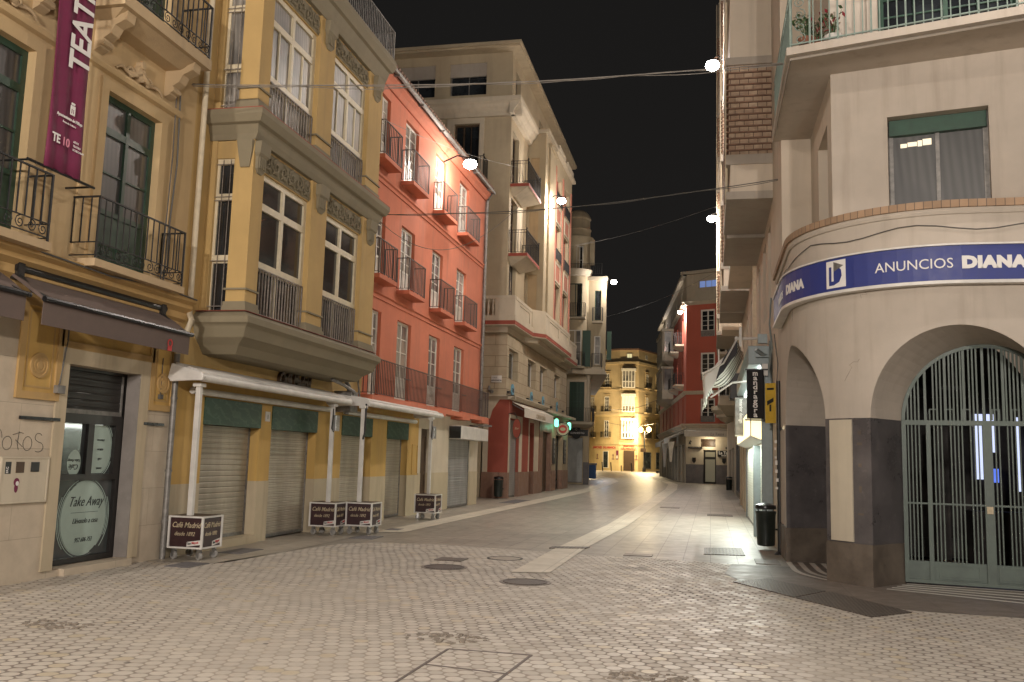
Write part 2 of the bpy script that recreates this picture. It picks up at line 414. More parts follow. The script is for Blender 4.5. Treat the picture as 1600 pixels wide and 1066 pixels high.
def grating(name,sc_,c=(.10,.09,.085),c2=(.03,.027,.025)):
    t=NT(name); vo=t.n('ShaderNodeTexVoronoi',feature='F1'); vo.inputs['Scale'].default_value=sc_; vo.inputs['Randomness'].default_value=.15; t.l(t.pos(),vo.inputs[0])
    r=t.rng(vo.outputs[0],.3,.42,1,0); col=t.mix(r,c2,c); col=t.mix(t.rng(t.noise(t.pos(),3,5),.4,.7,0,.5),col,(.12,.10,.085)); t.bump(r,.8,.008); return t.set(Base_Color=col,Roughness=.5,Metallic=.4)
M['castiron']=grating('worn_cast_iron',30,(.15,.13,.115),(.06,.05,.045)); M['chq']=grating('chequered_iron_plate',22,(.20,.175,.15),(.09,.075,.065))
M['blk']=simple('bluish_white_cloth',(.55,.55,.52),.8)
M['leaf']=simple('plant_leaf',(.05,.09,.03),.6); M['flower']=simple('red_petal',(.25,.02,.03),.6); M['pot']=simple('clay_pot',(.24,.10,.06),.8); M['potw']=simple('white_pot',(.6,.58,.54),.6)
M['stripes']=striped('grey_white_striped_canvas',(.70,.70,.66),(.05,.05,.055),1,.36,.34)
M['mantel']=simple('white_canvas',(.66,.62,.54),.8,var=.08)
M['lampw']=emit('lit_white_lamp',(1,.97,.9),60); M['lampo']=emit('lit_orange_lamp',(1,.62,.16),28)
M['litg']=emit('lit_green_lamp',(.2,1,.6),2.2); M['litbox']=emit('lit_sign_panel',(1,.86,.5),1.3)
M['litw']=emit('lit_window_panes',(.75,.72,.42),.55); M['litb']=emit('lit_blue_window',(.25,.38,.8),.35)
M['litshop']=emit('lit_shop_interior',(.62,.7,1),1.0); M['litdim']=emit('dim_reflected_lamp',(.9,.8,.6),.6); M['strip']=emit('strip_light',(.85,1,.92),6)
M['litscreen']=emit('blue_lit_screen',(.12,.22,.9),.9)

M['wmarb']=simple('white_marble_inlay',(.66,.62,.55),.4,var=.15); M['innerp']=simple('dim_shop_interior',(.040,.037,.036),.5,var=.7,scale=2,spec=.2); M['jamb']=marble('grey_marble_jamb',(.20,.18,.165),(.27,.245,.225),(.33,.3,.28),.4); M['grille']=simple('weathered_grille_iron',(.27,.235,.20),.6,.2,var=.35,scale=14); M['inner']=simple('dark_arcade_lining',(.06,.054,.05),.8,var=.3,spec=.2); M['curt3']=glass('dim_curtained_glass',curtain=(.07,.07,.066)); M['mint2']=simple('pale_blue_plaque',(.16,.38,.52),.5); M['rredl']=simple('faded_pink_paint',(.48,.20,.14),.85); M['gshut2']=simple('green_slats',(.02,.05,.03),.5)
M['litdim2']=emit('dim_warm_interior',(.16,.145,.10),.35); M['rubble']=simple('broken_tile_rubble',(.27,.23,.185),.9,var=.5,scale=30,bump=.5); M['bluec']=simple('blue_container_plastic',(.03,.10,.28),.5)
LW=1000; LA=.9; LB=.6; LC=5.2; EXPO=0.2; SKY0=(.0115,.0105,.0098); SKY1=(.0078,.0075,.0072)
FL=Fr((-8.1,0),(0,1),(1,0))          # left street wall
FB=Fr((-8.15,0),(0,1),(1,0))         # beige building, ground storeys
FN=Fr((1.3,0),(0,1),(-1,0))          # right street wall
def FE(y): return Fr((0,y),(1,0),(0,-1))   # walls that face the square, u = x
PC=Arc()

# ------------------------------------------------------------------ parts
def window(fr,par,u0,u1,z0,z1,d,cols=2,rows=3,fm='wwood',gm='glass',fw=.06,kick=0,transom=0,name='window',th=.06,mw=.025,sill=0):
    f=MB(); fm=M[fm]
    f.grid(fr,u0,u1,z0,z1,d-th,d,[(u0+fw,u1-fw,z0+fw,z1-fw)])
    a,b,c,e=u0+fw,u1-fw,z0+fw,z1-fw
    if transom: f.box(fr,a,b,d-th,d+.004,transom-fw*.6,transom+fw*.6)
    for i in range(1,cols):
        x=a+(b-a)*i/cols; w=fw*.8 if (cols<=2 or i==cols//2) else mw
        f.box(fr,x-w/2,x+w/2,d-th,d+.006,c,e)
    if kick:
        f.box(fr,a,b,d-th+.01,d-.012,c,c+kick); f.box(fr,a,b,d-th,d+.003,c+kick,c+kick+fw*.8)
        for i in range(cols):
            x0=a+(b-a)*i/cols+.05;x1=a+(b-a)*(i+1)/cols-.05
            if x1-x0>.06: f.box(fr,x0,x1,d-.012,d-.004,c+.05,c+kick-.05)
    top=transom or e; bot=c+kick
    for j in range(1,rows):
        z=bot+(top-bot)*j/rows; f.box(fr,a,b,d-th+.012,d-.008,z-mw/2,z+mw/2)
    if sill: f.box(fr,u0-.06,u1+.06,d,d+sill,z0-.06,z0-.002)
    w=f.build(name,fm,par)
    MB().box(fr,a-.01,b+.01,d-th*.62,d-th*.5,c+max(kick-.01,-.01),e+.01).build('pane',M[gm],w)
    return w
def spiral(fr,u,z,r,d,turns=1.4,s=1,k=14,a0=0):
    return [fr(u+s*r*(1-.8*i/k)*math.cos(a0+2*PI*turns*i/k), d, z+r*(1-.8*i/k)*math.sin(a0+2*PI*turns*i/k)) for i in range(k+1)]
def railing(fr,par,u0,u1,z0,z1,dep,m='iron',step=.12,r=.008,scroll=0,finial=False,ends=True,mid=False,name='railing',d0=0):
    b=MB(); e=dep-.03
    def bar(u,d,za,zb,rr=r): b.box(fr,u-rr,u+rr,d-rr,d+rr,za,zb)
    top=z1; bot=z0+.05
    bt=bot+scroll
    n=max(2,round((u1-u0)/step))
    for i in range(n+1): bar(u0+(u1-u0)*i/n,e,bt,top,r*1.7 if i in(0,n) else r)
    for zz in [top,bot]+([bt] if scroll else [])+([top-.12] if mid else []):
        rr=.014 if zz==top else .009
        b.box(fr,u0-.01,u1+.01,e-rr,e+rr,zz-rr*.7,zz+rr*.7)
        if ends:
            for u in (u0,u1): b.box(fr,u-rr,u+rr,d0,e-rr,zz-rr*.7,zz+rr*.7)
    if ends:
        m_=max(1,round((e-d0)/step))
        for u in (u0,u1):
            for i in range(m_): bar(u,d0+(e-d0)*i/m_+.01,bt,top)
    for u in (u0,u1): bar(u,e,z0,top,r*1.6)
    if scroll:
        k=max(2,round((u1-u0)/(scroll*1.05)))
        for i in range(k):
            c=u0+(u1-u0)*(i+.5)/k
            b.tube(spiral(fr,c,bot+scroll/2,scroll*.46,e,1.5,1 if i%2 else -1,12,PI/2),.008,4)
    if finial:
        for u in (u0,u1): b.lathe(fr(u,e,top),[(.012,0),(.035,.04),(.035,.07),(.01,.11)],6)
    return b.build(name,M[m],par)
def balcony(fr,par,u0,u1,z,dep,h=.85,slab=.12,sm='l1orn',rm='iron',edge=None,**k):
    s_=MB(); s_.box(fr,u0-.04,u1+.04,0,dep,z-slab,z)
    if edge!='plain': s_.stack(fr,[(z-slab-.12,u0+.15,u1-.15,-.01,dep*.45),(z-slab-.005,u0+.03,u1-.03,-.01,dep-.07)])
    o=s_.build('balcony',M[sm],par)
    railing(fr,o,u0,u1,z,z+h,dep,rm,**k); return o
def shutter(fr,par,u0,u1,z0,z1,d,m='shut',lock=True):
    b=MB(); n=max(4,int((z1-z0)/.092))
    pr=[(d-.05,z0)]
    for i in range(n):
        a=z0+(z1-z0)*i/n;c=z0+(z1-z0)*(i+1)/n
        pr+=[(d-.006,a+.001),(d,a+(c-a)*.12),(d,a+(c-a)*.88),(d-.006,c-.001)]
    pr.append((d-.05,z1)); b.extr(fr,pr,u0,u1)
    o=b.build('roller_shutter',M[m],par)
    MB().box(fr,u0-.03,u0+.03,d-.04,d+.02,z0,z1).box(fr,u1-.03,u1+.03,d-.04,d+.02,z0,z1).box(fr,u0+.03,u1-.03,d-.03,d+.012,z0,z0+.06).build('guide_rail',M['zinc'],o)
    return o
CORN=lambda z,h,o:[(0,z),(o*.35,z),(o*.42,z+h*.25),(o*.7,z+h*.45),(o*.78,z+h*.62),(o,z+h*.74),(o,z+h),(0,z+h)]
def cornice(fr,par,u0,u1,z,h,o,m,n=1,name='cornice',d=0):
    return MB().extr(fr,[(d+a,b) for a,b in CORN(z,h,o)],u0,u1,n).build(name,M[m],par)
def shell(par,fr,u0,u1,z0,z1,dd,m,name='roof'):
    MB().box(fr,u0,u1,-dd,-.36,z0,z1).build(name,M[m],par)
# ================================================================== cream corner building (nearest, left)
def arc_pts(u,z,r,n,a0,a1,d,fr): return [fr(u+r*math.cos(a0+(a1-a0)*i/n),d,z+r*math.sin(a0+(a1-a0)*i/n)) for i in range(n+1)]
B1=thing('corner_building','cream ochre building at far left, with green balcony doors above a stone ground floor','building',(-8.1,8.5,0))
WH=[(5.3,6.5,4.12,6.45),(7.85,9.08,4.12,6.42),(10.46,11.70,4.12,6.5),(5.3,6.5,7.7,10.1),(7.85,9.08,7.7,10.1),(10.46,11.70,7.7,10.1)]
MB().grid(FL,4,12.63,3.45,12.5,-.35,0,WH).build('wall',M['l1'],B1,weld=True)
shell(B1,FL,4,12.63,0,12.45,8,'l1')
MB().grid(FL,4,12.63,.0,3.45,-.35,0,[(10.2,11.72,.08,2.7),(4.6,6.9,.1,2.5)]).build('stone_base',M['stone'],B1,weld=True)
# ochre plaster fields with raised frames on the stone base
f=MB()
def field(u0,u1,z0,z1,inner=True):
    f.grid(FL,u0,u1,z0,z1,.002,.035,[(u0+.09,u1-.09,z0+.09,z1-.09)])
    if inner: f.grid(FL,u0+.14,u1-.14,z0+.14,z1-.14,.002,.014,[(u0+.165,u1-.165,z0+.165,z1-.165)])
field(9.3,10.04,2.2,3.43); field(11.95,12.58,2.2,3.43); field(10.0,12.0,2.9,3.43,False); field(7.0,8.5,2.2,3.43)
f.build('moulded_frame',M['l1band'],B1,split=True)
p=MB()
for a,b,c in ((9.39,9.95,2.29),(12.04,12.49,2.29),(7.09,8.41,2.29)): p.box(FL,a,b,.001,.008,c,3.34)
p.box(FL,10.09,11.91,.001,.008,2.99,3.34)
p.build('painted_field',M['ochre'],B1,split=True)
p.v or None
for u in (9.66,12.28):
    r=MB(); r.plate(FL,u,2.62,.155,.155,.008,.022); r.ring(FL,u,2.62,.155,.155,.03,.02,.034); r.ring(FL,u,2.62,.095,.095,.02,.02,.03); r.plate(FL,u,2.62,.045,.045,.02,.032)
    r.build('rosette',M['l1band'],B1)
# lower cornice below the balconies
m=MB(); m.extr(FL,[(0,3.43),(.05,3.43),(.05,3.6),(.11,3.64),(.11,3.74),(.20,3.80),(.20,3.86),(.27,3.90),(.27,3.96),(0,4.0)],4,12.63); m.build('cornice',M['l1band'],B1)
# door surround, pilaster strips, mouldings
for (u0,u1,z0,z1) in WH:
    o=MB(); top=z1+.02
    o.grid(FL,u0-.15,u1+.15,z0,z1+.15,.001,.05,[(u0,u1,z0-.1,z1)]); o.grid(FL,u0-.42,u1+.42,z0,z1+.34,.001,.03,[(u0-.37,u1+.37,z0-.1,z1+.29)])
    o.extr(FL,[(0,z1+.22),(.07,z1+.24),(.10,z1+.29),(.10,z1+.32),(0,z1+.33)],u0-.46,u1+.46)
    o.build('window_surround',M['l1'],B1)
    o=MB(); c=(u0+u1)/2
    for s in (-1,1):
        o.tube([FL(c+s*t*.55,.05+.02*math.sin(t*9),z1+.52-.17*t-.05*math.sin(t*6)) for t in [i/10 for i in range(11)]],.05,6,.015)
        o.tube(spiral(FL,c+s*.2,z1+.43,.09,.05,1.3,s),.022,5)
    o.plate(FL,c,z1+.50,.09,.13,0,.09,12); o.plate(FL,c,z1+.62,.05,.06,0,.11,10)
    o.build('ornament',M['l1orn'],B1,smooth=True)
    w=window(FL,B1,u0,u1,z0,z1,-.07,2,2,'gwood','curt3',.085,kick=.62,transom=z1-.5,name='balcony_door')
def swirlbal(u0,u1,z,fl):
    o=balcony(FL,B1,u0,u1,z,.42,.82,.1,'l1orn','iron',edge='plain',step=.13,scroll=.17,r=.007,mid=False)
    return o
for u0,u1 in ((5.0,6.9),(7.3,9.15),(10.02,11.98)): swirlbal(u0,u1,4.04,1)
for u0,u1 in ((5.0,6.9),(7.3,9.3),(10.0,12.06)):
    o=balcony(FL,B1,u0,u1,7.62,.55,.85,.16,'l1orn','iron',step=.13,scroll=.17)
    for u in (u0+.22,u1-.22):
        c=MB(); c.extr(FL,[(0,7.45),(.48,7.45),(.46,7.33),(.30,7.27),(.24,7.16),(.14,7.1),(.10,6.98),(0,6.93)],u-.09,u+.09)
        c.tube([FL(u-.1,.40,7.37),FL(u+.1,.40,7.37)],.06,8); c.tube([FL(u-.1,.12,7.05),FL(u+.1,.12,7.05)],.05,8); c.build('corbel',M['l1orn'],B1)
# take away door
D=Fr((-8.1,.17),(0,1),(1,0))
fr_=MB(); fr_.grid(D,10.02,11.55,.1,2.7,-.30,-.2,[(10.14,11.48,2.08,2.66),(10.14,10.80,1.27,1.95),(10.92,11.38,1.27,1.95),(10.14,11.46,.17,1.19)])
dr=fr_.build('shop_door',M['darkwood'],B1,weld=True)
shutter(D,B1,10.14,11.48,2.08,2.66,-.22,'shutd')
MB().box(D,10.1,11.5,-.26,-.255,.15,2.0).build('pane',M['gglass'],dr)
MB().box(D,10.2,11.6,-.34,.07,0,.09).build('door_step',M['stone'],B1)
disc=MB(); cx_,cz_=10.91,.68
disc.plate(D,cx_,cz_,.455,.495,-.2545,-.2505,44); disc.build('round_sticker',M['mint'],dr)
rg=MB()
for rr,a0,a1 in ((.475,-.9,2.0),(.475,2.3,5.1),(.505,-.5,1.2),(.505,1.9,4.4),(.535,2.6,3.9),(.535,-.8,.5)):
    rg.ring(D,cx_,cz_,rr,rr*1.06,.009,-.2546,-.2505,30,a0,a1)
rg.build('sticker_ring',M['mint'],dr)
for s_,sz,u,z,sh in (('Take Away',.19,10.93,.84,.35),('Llévatelo a casa',.10,10.94,.61,.35),('952 606 753',.085,10.93,.36,.3)):
    text(D,s_,sz,u,z,-.247,M['ink'],dr,shear=sh+.1,sx=.82,bold=-.0008)
MB().box(D,10.65,11.2,-.2504,-.2485,.752,.757).build('underline',M['ink'],dr)
st=MB(); st.plate(D,10.62,1.42,.135,.175,-.2545,-.25,28); st.build('round_sticker',M['mint'],dr)
text(D,'Take Away',.055,10.62,1.47,-.247,M['ink'],dr,shear=.3,rot=PI); text(D,'Café',.10,10.62,1.40,-.247,M['ink'],dr,shear=.3,rot=PI)
rg=MB(); pts=[(10.97,1.28),(11.20,1.28)]+[(11.15+.22*math.sin(t),1.62-.34*math.cos(t)) for t in [i*PI/12 for i in range(1,12)]]+[(11.20,1.94),(10.97,1.94)]
rg.face(D,pts,-.2545,-.25); rg.build('half_sticker',M['mint'],dr)
for i in range(4): text(D,['menú','café','dulces','churros'][i],.05,11.14,1.36+.13*i,-.247,M['ink'],dr,rot=PI,shear=.3)
rg=MB(); rg.ring(D,11.12,1.62,.27,.37,.01,-.2546,-.25,24,-1.2,1.2); rg.ring(D,11.12,1.62,.30,.40,.01,-.2546,-.25,24,-1.1,1.1); rg.build('sticker_ring',M['mint'],dr)
MB().box(FL,11.70,11.719,-.19,.02,.1,2.69).build('door_jamb',M['jamb'],B1)
# stone door surround, slightly proud
MB().grid(FL,10.0,11.94,.09,2.9,.001,.025,[(10.2,11.72,.0,2.7)]).build('door_surround',M['dado'],B1)
MB().box(FL,4,12.63,0,.05,0,.10).build('plinth',M['dado'],B1) if False else None
# side window left of frame
shutter(FL,B1,4.6,6.9,.1,2.5,-.15,'shut')
# flood rails, meter box, pipes
for a,b,z in ((9.42,10.1,1.97),(11.86,12.36,2.0)):
    r=MB(); r.box(FL,a,b,.002,.035,z-.02,z+.02)
    for i in range(4): r.box(FL,a+.08+i*.1,a+.13+i*.1,.034,.038,z-.012,z+.012)
    r.build('security_rail',M['dmetal'],B1)
mb=MB(); mb.box(FL,9.20,9.95,.004,.03,.97,1.48); mb.grid(FL,9.18,9.97,.95,1.5,.004,.04,[(9.2,9.95,.97,1.48)])
mbx=mb.build('meter_box',M['panel'],B1)
MB().box(FL,9.42,9.55,.03,.036,1.31,1.44).build('vent_plate',M['bwood'],mbx)
MB().box(FL,9.66,9.80,.03,.042,1.32,1.44).build('meter_window',M['black'],mbx,bevel=.012)
st=MB(); st.box(FL,9.25,9.34,.03,.033,1.30,1.44); st.build('sticker',M['ink'],mbx); text(FL,'SRC',.045,9.295,1.345,.035,M['lett'],mbx,rot=PI/2)
st=MB(); st.plate(FL,9.45,1.20,.045,.05,.03,.033,14); st.plate(FL,9.45,1.13,.03,.055,.03,.032,10); st.build('sticker',M['banner'],mbx)
MB().plate(FL,9.46,1.185,.024,.028,.033,.036,12).build('sticker',M['lett'],mbx)
g_=MB()
def gl(pts): g_.tube([FL(u,.004,z) for u,z in pts],.003,4)
circ=lambda u,z,a,b,s0,s1,n=14:[(u+a*math.cos(s0+(s1-s0)*i/n),z+b*math.sin(s0+(s1-s0)*i/n)) for i in range(n+1)]
gl(circ(9.27,1.66,.075,.08,0,6.6)); gl([(9.35,1.76),(9.47,1.79),(9.52,1.78)]); gl([(9.45,1.80),(9.43,1.66),(9.46,1.58)]); gl([(9.40,1.70),(9.52,1.62)])
gl(circ(9.60,1.66,.075,.085,.3,6.9)); gl(circ(9.78,1.74,.06,.05,.5,4.6)+circ(9.79,1.62,.08,.06,1.6,-2.2)); gl(circ(9.12,1.72,.06,.1,0,4))
g_.build('graffiti',M['ink'],B1)
dp=MB(); dp.tube([FL(12.72,.09,12.4),FL(12.72,.09,4.0),FL(12.66,.13,3.75),FL(12.5,.28,3.62),FL(12.48,.20,3.4),FL(12.5,.07,3.1)],.048,10); 
dp.build('drainpipe',M['cpipe'],B1,smooth=True)
dp=MB(); dp.tube([FL(12.5,.075,3.12),FL(12.5,.075,.0)],.046,10)
for z in (2.4,1.3,.55): dp.tube([FL(12.5,.075,z),FL(12.5,.075,z+.03)],.056,10)
dp.build('drainpipe',M['zinc'],B1,smooth=True)
c_=MB()
c_.tube([FL(10.12,.03,3.5),FL(10.11,.03,3.0),FL(10.02,.035,2.42),FL(9.98,.04,2.38)],.012,5); c_.tube([FL(10.12,.03,3.35),FL(10.2,.06,3.4),FL(10.9,.06,3.33),FL(11.7,.05,3.22)],.012,5)
c_.tube([FL(12.23,.02,3.0),FL(12.22,.02,2.45)],.008,4); c_.box(FL,12.18,12.26,.01,.05,2.38,2.45)
c_.tube([FL(4,.03,3.98),FL(7,.05,4.02),FL(9.5,.29,3.93),FL(10.5,.30,3.90),FL(11.5,.28,3.98),FL(12.6,.28,3.95)],.013,5)
c_.tube([FL(12.1,.05,7.1),FL(12.15,.05,6.0),FL(12.1,.04,5.2),FL(12.05,.05,4.7),FL(12.02,.05,4.0)],.014,5)
c_.tube([FL(12.0,.05,7.1),FL(12.02,.05,6.1),FL(11.98,.06,5.3),FL(11.95,.05,4.0)],.010,5)
c_.build('wall_cable',M['cable'],B1)
MB().box(FL,9.93,10.06,.03,.10,2.30,2.40).build('junction_box',M['zinc'],B1)
cornice(FL,B1,4,12.63,10.9,.5,.45,'l1orn',name='cornice')
# banner
bn=thing('banner','long burgundy cloth banner with white vertical lettering on the cream building','banner',(-7.7,9.35,4.9))
BX=Fr((-7.7,0),(0,1),(1,0))
b_=MB(); n=14
vs=[];fs=[]
for i in range(n+1):
    for j in range(24):
        u=8.97+.62*i/n; z=4.93+5.2*j/23; d=.018*math.sin(i*1.1+j*.35)+.012*math.sin(i*.6)
        vs.append(BX(u,d-.012,z))
for i in range(n):
    for j in range(23): a=i*24+j; fs.append((a,a+24,a+25,a+1))
b_.add(vs,fs)
ob=b_.build('cloth',M['banner'],bn,smooth=True); ob.modifiers.new('t','SOLIDIFY').thickness=.006
MB().tube([BX(8.72,-.02,4.93),BX(9.9,-.02,4.93)],.018,6).tube([BX(8.75,-.02,4.93),BX(8.75,-.4,4.93)],.014,6).tube([BX(9.85,-.02,4.93),BX(9.85,-.4,4.93)],.014,6).build('banner_pole',M['dmetal'],bn)
text(BX,'TEATRO',.50,9.53,6.25,.035,M['lett'],bn,align='LEFT',rot=PI/2,sx=.80,bold=.010)
text(BX,'Ayuntamiento de Málaga',.053,9.29,5.60,.03,M['lett'],bn,bold=.001,sx=.85); text(BX,'Área de Cultura',.036,9.29,5.54,.03,M['lett'],bn)
cr=MB(); cr.grid(BX,9.29,9.37,5.68,5.80,.024,.03,[(9.305,9.355,5.70,5.76)]); cr.box(BX,9.30,9.36,.024,.03,5.81,5.835); cr.box(BX,9.325,9.335,.026,.031,5.70,5.76); cr.build('crest',M['lett'],bn)
text(BX,'TE',.15,9.02,5.26,.035,M['lett'],bn,align='LEFT',bold=.004,sx=.8); text(BX,'10',.15,9.185,5.26,.035,M['pink'],bn,align='LEFT',bold=.002,sx=.9)
for i,s_ in enumerate(('AÑOS','TEATRO','ECHEGARAY')): text(BX,s_,.036,9.385,5.35-.05*i,.03,M['lett'],bn,align='LEFT')
tag(bn,bn['label'],'banner')
# folded awning above the take away door
def drop_awning(y0,y1,label):
    a=thing('folding_awning',label,'awning',(-8.0,(y0+y1)/2,3.2),'dark folding awnings of the cream building')
    v=MB(); k=10
    pr=[(.06,3.66),(.30,3.52),(.52,3.36),(.55,3.30),(.545,3.03),(.535,3.03),(.54,3.30),(.50,3.34),(.05,3.63)]
    v.extr(FL,pr,y0,y1); v.build('cloth',M['awncl'],a)
    MB().tube([FL(y0-.02,.57,3.33),FL(y1+.03,.57,3.33)],.034,8).build('front_bar',M['dmetal'],a,smooth=True)
    MB().tube([FL(y0,.10,3.72),FL(y1,.10,3.72)],.05,8).build('roller',M['black'],a,smooth=True)
    for y in (y0+.06,y1-.1):
        MB().tube([FL(y,.08,3.68),FL(y,.34,3.44),FL(y,.56,3.34)],.028,6).box(FL,y-.05,y+.05,.02,.16,3.58,3.78).build('arm',M['black'],a)
    return a
drop_awning(9.0,12.05,'dark folding awning with mauve cloth hanging over the take away door')
drop_awning(5.4,8.72,'second mauve folding awning, left of the one over the take away door')
fg=MB(); fg.ring(FL,11.55,3.14,.06,.06,.02,.556,.56,16); fg.box(FL,11.50,11.60,.556,.56,3.03,3.09); fgo=fg.build('red_emblem',M['logor']); 
fgo.parent=[o for o in bpy.data.objects if o.name=='folding_awning'][0]; fgo.location=Vector(fgo['_w'])-Vector(fgo.parent['_w'])

# ================================================================== ochre building with bay window
B2=thing('bay_window_building','ochre building with a two storey glazed bay over green panelled shutters','building',(-8.1,16.5,0))
SH=[(13.5,15.42),(15.88,17.9),(19.25,21.12),(22.2,23.86)]
MB().grid(FL,12.63,24.8,1.1,3.0,-.35,0,[(a,b,0,2.5) for a,b in SH]).build('wall',M['ochre'],B2,weld=True)
MB().grid(FL,12.63,24.8,0,1.1,-.35,.012,[(a,b,0,2.5) for a,b in SH]).build('stone_dado',M['dado'],B2,weld=True,split=True)
MB().grid(FL,12.63,20.3,3.0,11.2,-.35,0).build('wall',M['ochre_up'],B2)
shell(B2,FL,12.64,20.3,0,11.1,8,'ochre_up')
for i,(a,b) in enumerate(SH):
    z0=.14 if i==0 else .02
    shutter(FL,B2,a,b,z0,2.06,-.2,'shut')
    MB().box(FL,a-.01,b+.01,-.22,.02,2.06,2.5).build('fascia_panel',M['gpanel'],B2)
MB().box(FL,13.5,15.42,-.34,.06,0,.14).build('door_step',M['dado'],B2)
nb=MB().box(FL,15.6,15.78,.001,.012,2.2,2.38).build('number_plate',M['white'],B2); text(FL,'1',.12,15.69,2.245,.014,M['ink'],nb)
MB().grid(FL,24.25,24.72,1.12,1.95,.001,.02,[(24.28,24.69,1.15,1.92)]).build('meter_cabinet',M['ochre'],B2)
text(FL,'Café Madrid',.33,15.95,2.93,.03,M['bwood'],B2,align='LEFT',shear=.25,thick=.08,bold=.012,sx=.85)
# bay: base, piers, slabs
def ring(z,e,a=13.12,b=18.72): return (z,a-e,b+e,0,.8+e)
bs=MB(); bs.stack(FL,[(3.17,13.5,18.35,0,.45),(3.19,13.32,18.52,0,.60),(3.32,13.2,18.6,0,.70),(3.42,13.08,18.76,0,.83),(3.44,13.06,18.78,0,.86),(3.60,13.0,18.84,0,.92),(3.63,12.98,18.86,0,.95),(3.66,12.94,18.9,0,.98),(3.76,12.94,18.9,0,.98),(3.80,13.0,18.84,0,.92),(3.85,13.06,18.76,0,.86)])
bs.build('bay_base',M['trim'],B2)
def bay_floor(z0,z1,gm,sill):
    pr=MB()
    for a,b in ((13.12,13.50),(15.37,16.06),(17.93,18.72)):
        pr.box(FL,a,b,.46 if a<14 or a>17 else .5,.8,z0,z1)
    pr.box(FL,13.12,13.30,-.1,.13,z0,z1)
    pr.box(FL,13.50,15.37,.5,.74,z1-.42,z1-.001); pr.box(FL,16.06,17.93,.5,.74,z1-.42,z1-.001); pr.box(FL,13.14,13.34,.13,.46,z1-.3,z1-.002); pr.box(FL,18.5,18.68,-.1,.46,z0,z1)
    pr.build('bay_wall',M['ochre_up'],B2,split=True)
    pb=MB()
    for a,b in ((13.12,13.50),(15.37,16.06),(17.93,18.72)):
        for e,c,h in ((.045,0,.10),(.025,.10,.07),(.03,.36,.03)): pb.box(FL,a-e,b+e,.43,.8+e,z0+c,z0+c+h)
    pb.build('pier_base',M['trim'],B2,split=True)
    for a,b in ((13.50,15.37),(16.06,17.93)):
        w=window(FL,B2,a,b,sill,z1-.42,.70,2,1,'wwood',gm,.10,transom=z1-.42-.56,th=.08)
        if gm!='glass':
            MB().box(FL,(a*3+b)/4-.02,(a*3+b)/4+.02,.6,.687,sill,z1-.98).box(FL,(a+b*3)/4-.02,(a+b*3)/4+.02,.6,.687,sill,z1-.98).build('mullion',M['wwood'],w,split=True)
        MB().grid(FL,a,b,z0,sill-.001,.58,.64,[(a+.05,(a+b)/2-.03,z0+.04,sill-.03),((a+b)/2+.03,b-.05,z0+.04,sill-.03)]).build('apron_frame',M['wwood'],w)
        MB().box(FL,a+.04,b-.04,.58,.60,z0+.03,sill-.02).build('apron_panel',M['curt2'] if gm!='glass' else M['glass'],w)
        railing(FL,w,a+.02,b-.02,z0+.02,sill-.02,.74,'grille',.105,.008,ends=False,name='grille')
    # side window facing the square
    S=FE(13.14); 
    w=window(S,B2,-8.02,-7.56,sill,z1-.3,-.035,1,1,'wwood',gm,.10,transom=z1-.95,th=.05)
    MB().grid(S,-8.0,-7.57,z0,sill-.001,-.12,-.06,[(-7.95,-7.62,z0+.04,sill-.03)]).build('apron_frame',M['wwood'],w)
    MB().box(S,-7.96,-7.61,-.11,-.09,z0+.03,sill-.02).build('apron_panel',M['curt2'] if gm!='glass' else M['glass'],w)
    gr=MB()
    for i in range(4): gr.box(S,-7.985+.133*i,-7.975+.133*i,-.01,.0,z0+.02,z1-.32)
    for z in (z0+.1,sill,(sill+z1)/2,z1-.95,z1-.4): gr.box(S,-8.0,-7.57,-.01,.0,z-.006,z+.006)
    gr.build('window_grille',M['grille'],w)
bay_floor(3.85,6.72,'glass',4.70)
bay_floor(7.24,10.0,'curt2',7.97)
def bayslab(z,h,e):
    s=MB(); s.stack(FL,[(z,13.12-.02,18.72+.02,0,.82),(z+h*.2,13.08,18.76,0,.86),(z+h*.5,13.02,18.82,0,.9),(z+h*.55,12.96,18.88,0,.96),(z+h*.8,12.9,18.94,0,1.02),(z+h,12.9,18.94,0,1.02)])
    return s.build('bay_cornice',M['trim'],B2)
bayslab(6.72,.46,.1); bayslab(10.0,.62,.1)
MB().stack(FL,[(7.18,12.9,18.94,0,1.02),(7.195,12.9,18.94,0,1.02),(7.24,13.02,18.8,0,.9)]).build('red_flashing',M['redband'],B2)
MB().stack(FL,[(3.852,13.0,18.84,0,.9),(3.87,13.05,18.8,0,.86)]).build('red_flashing',M['redband'],B2)
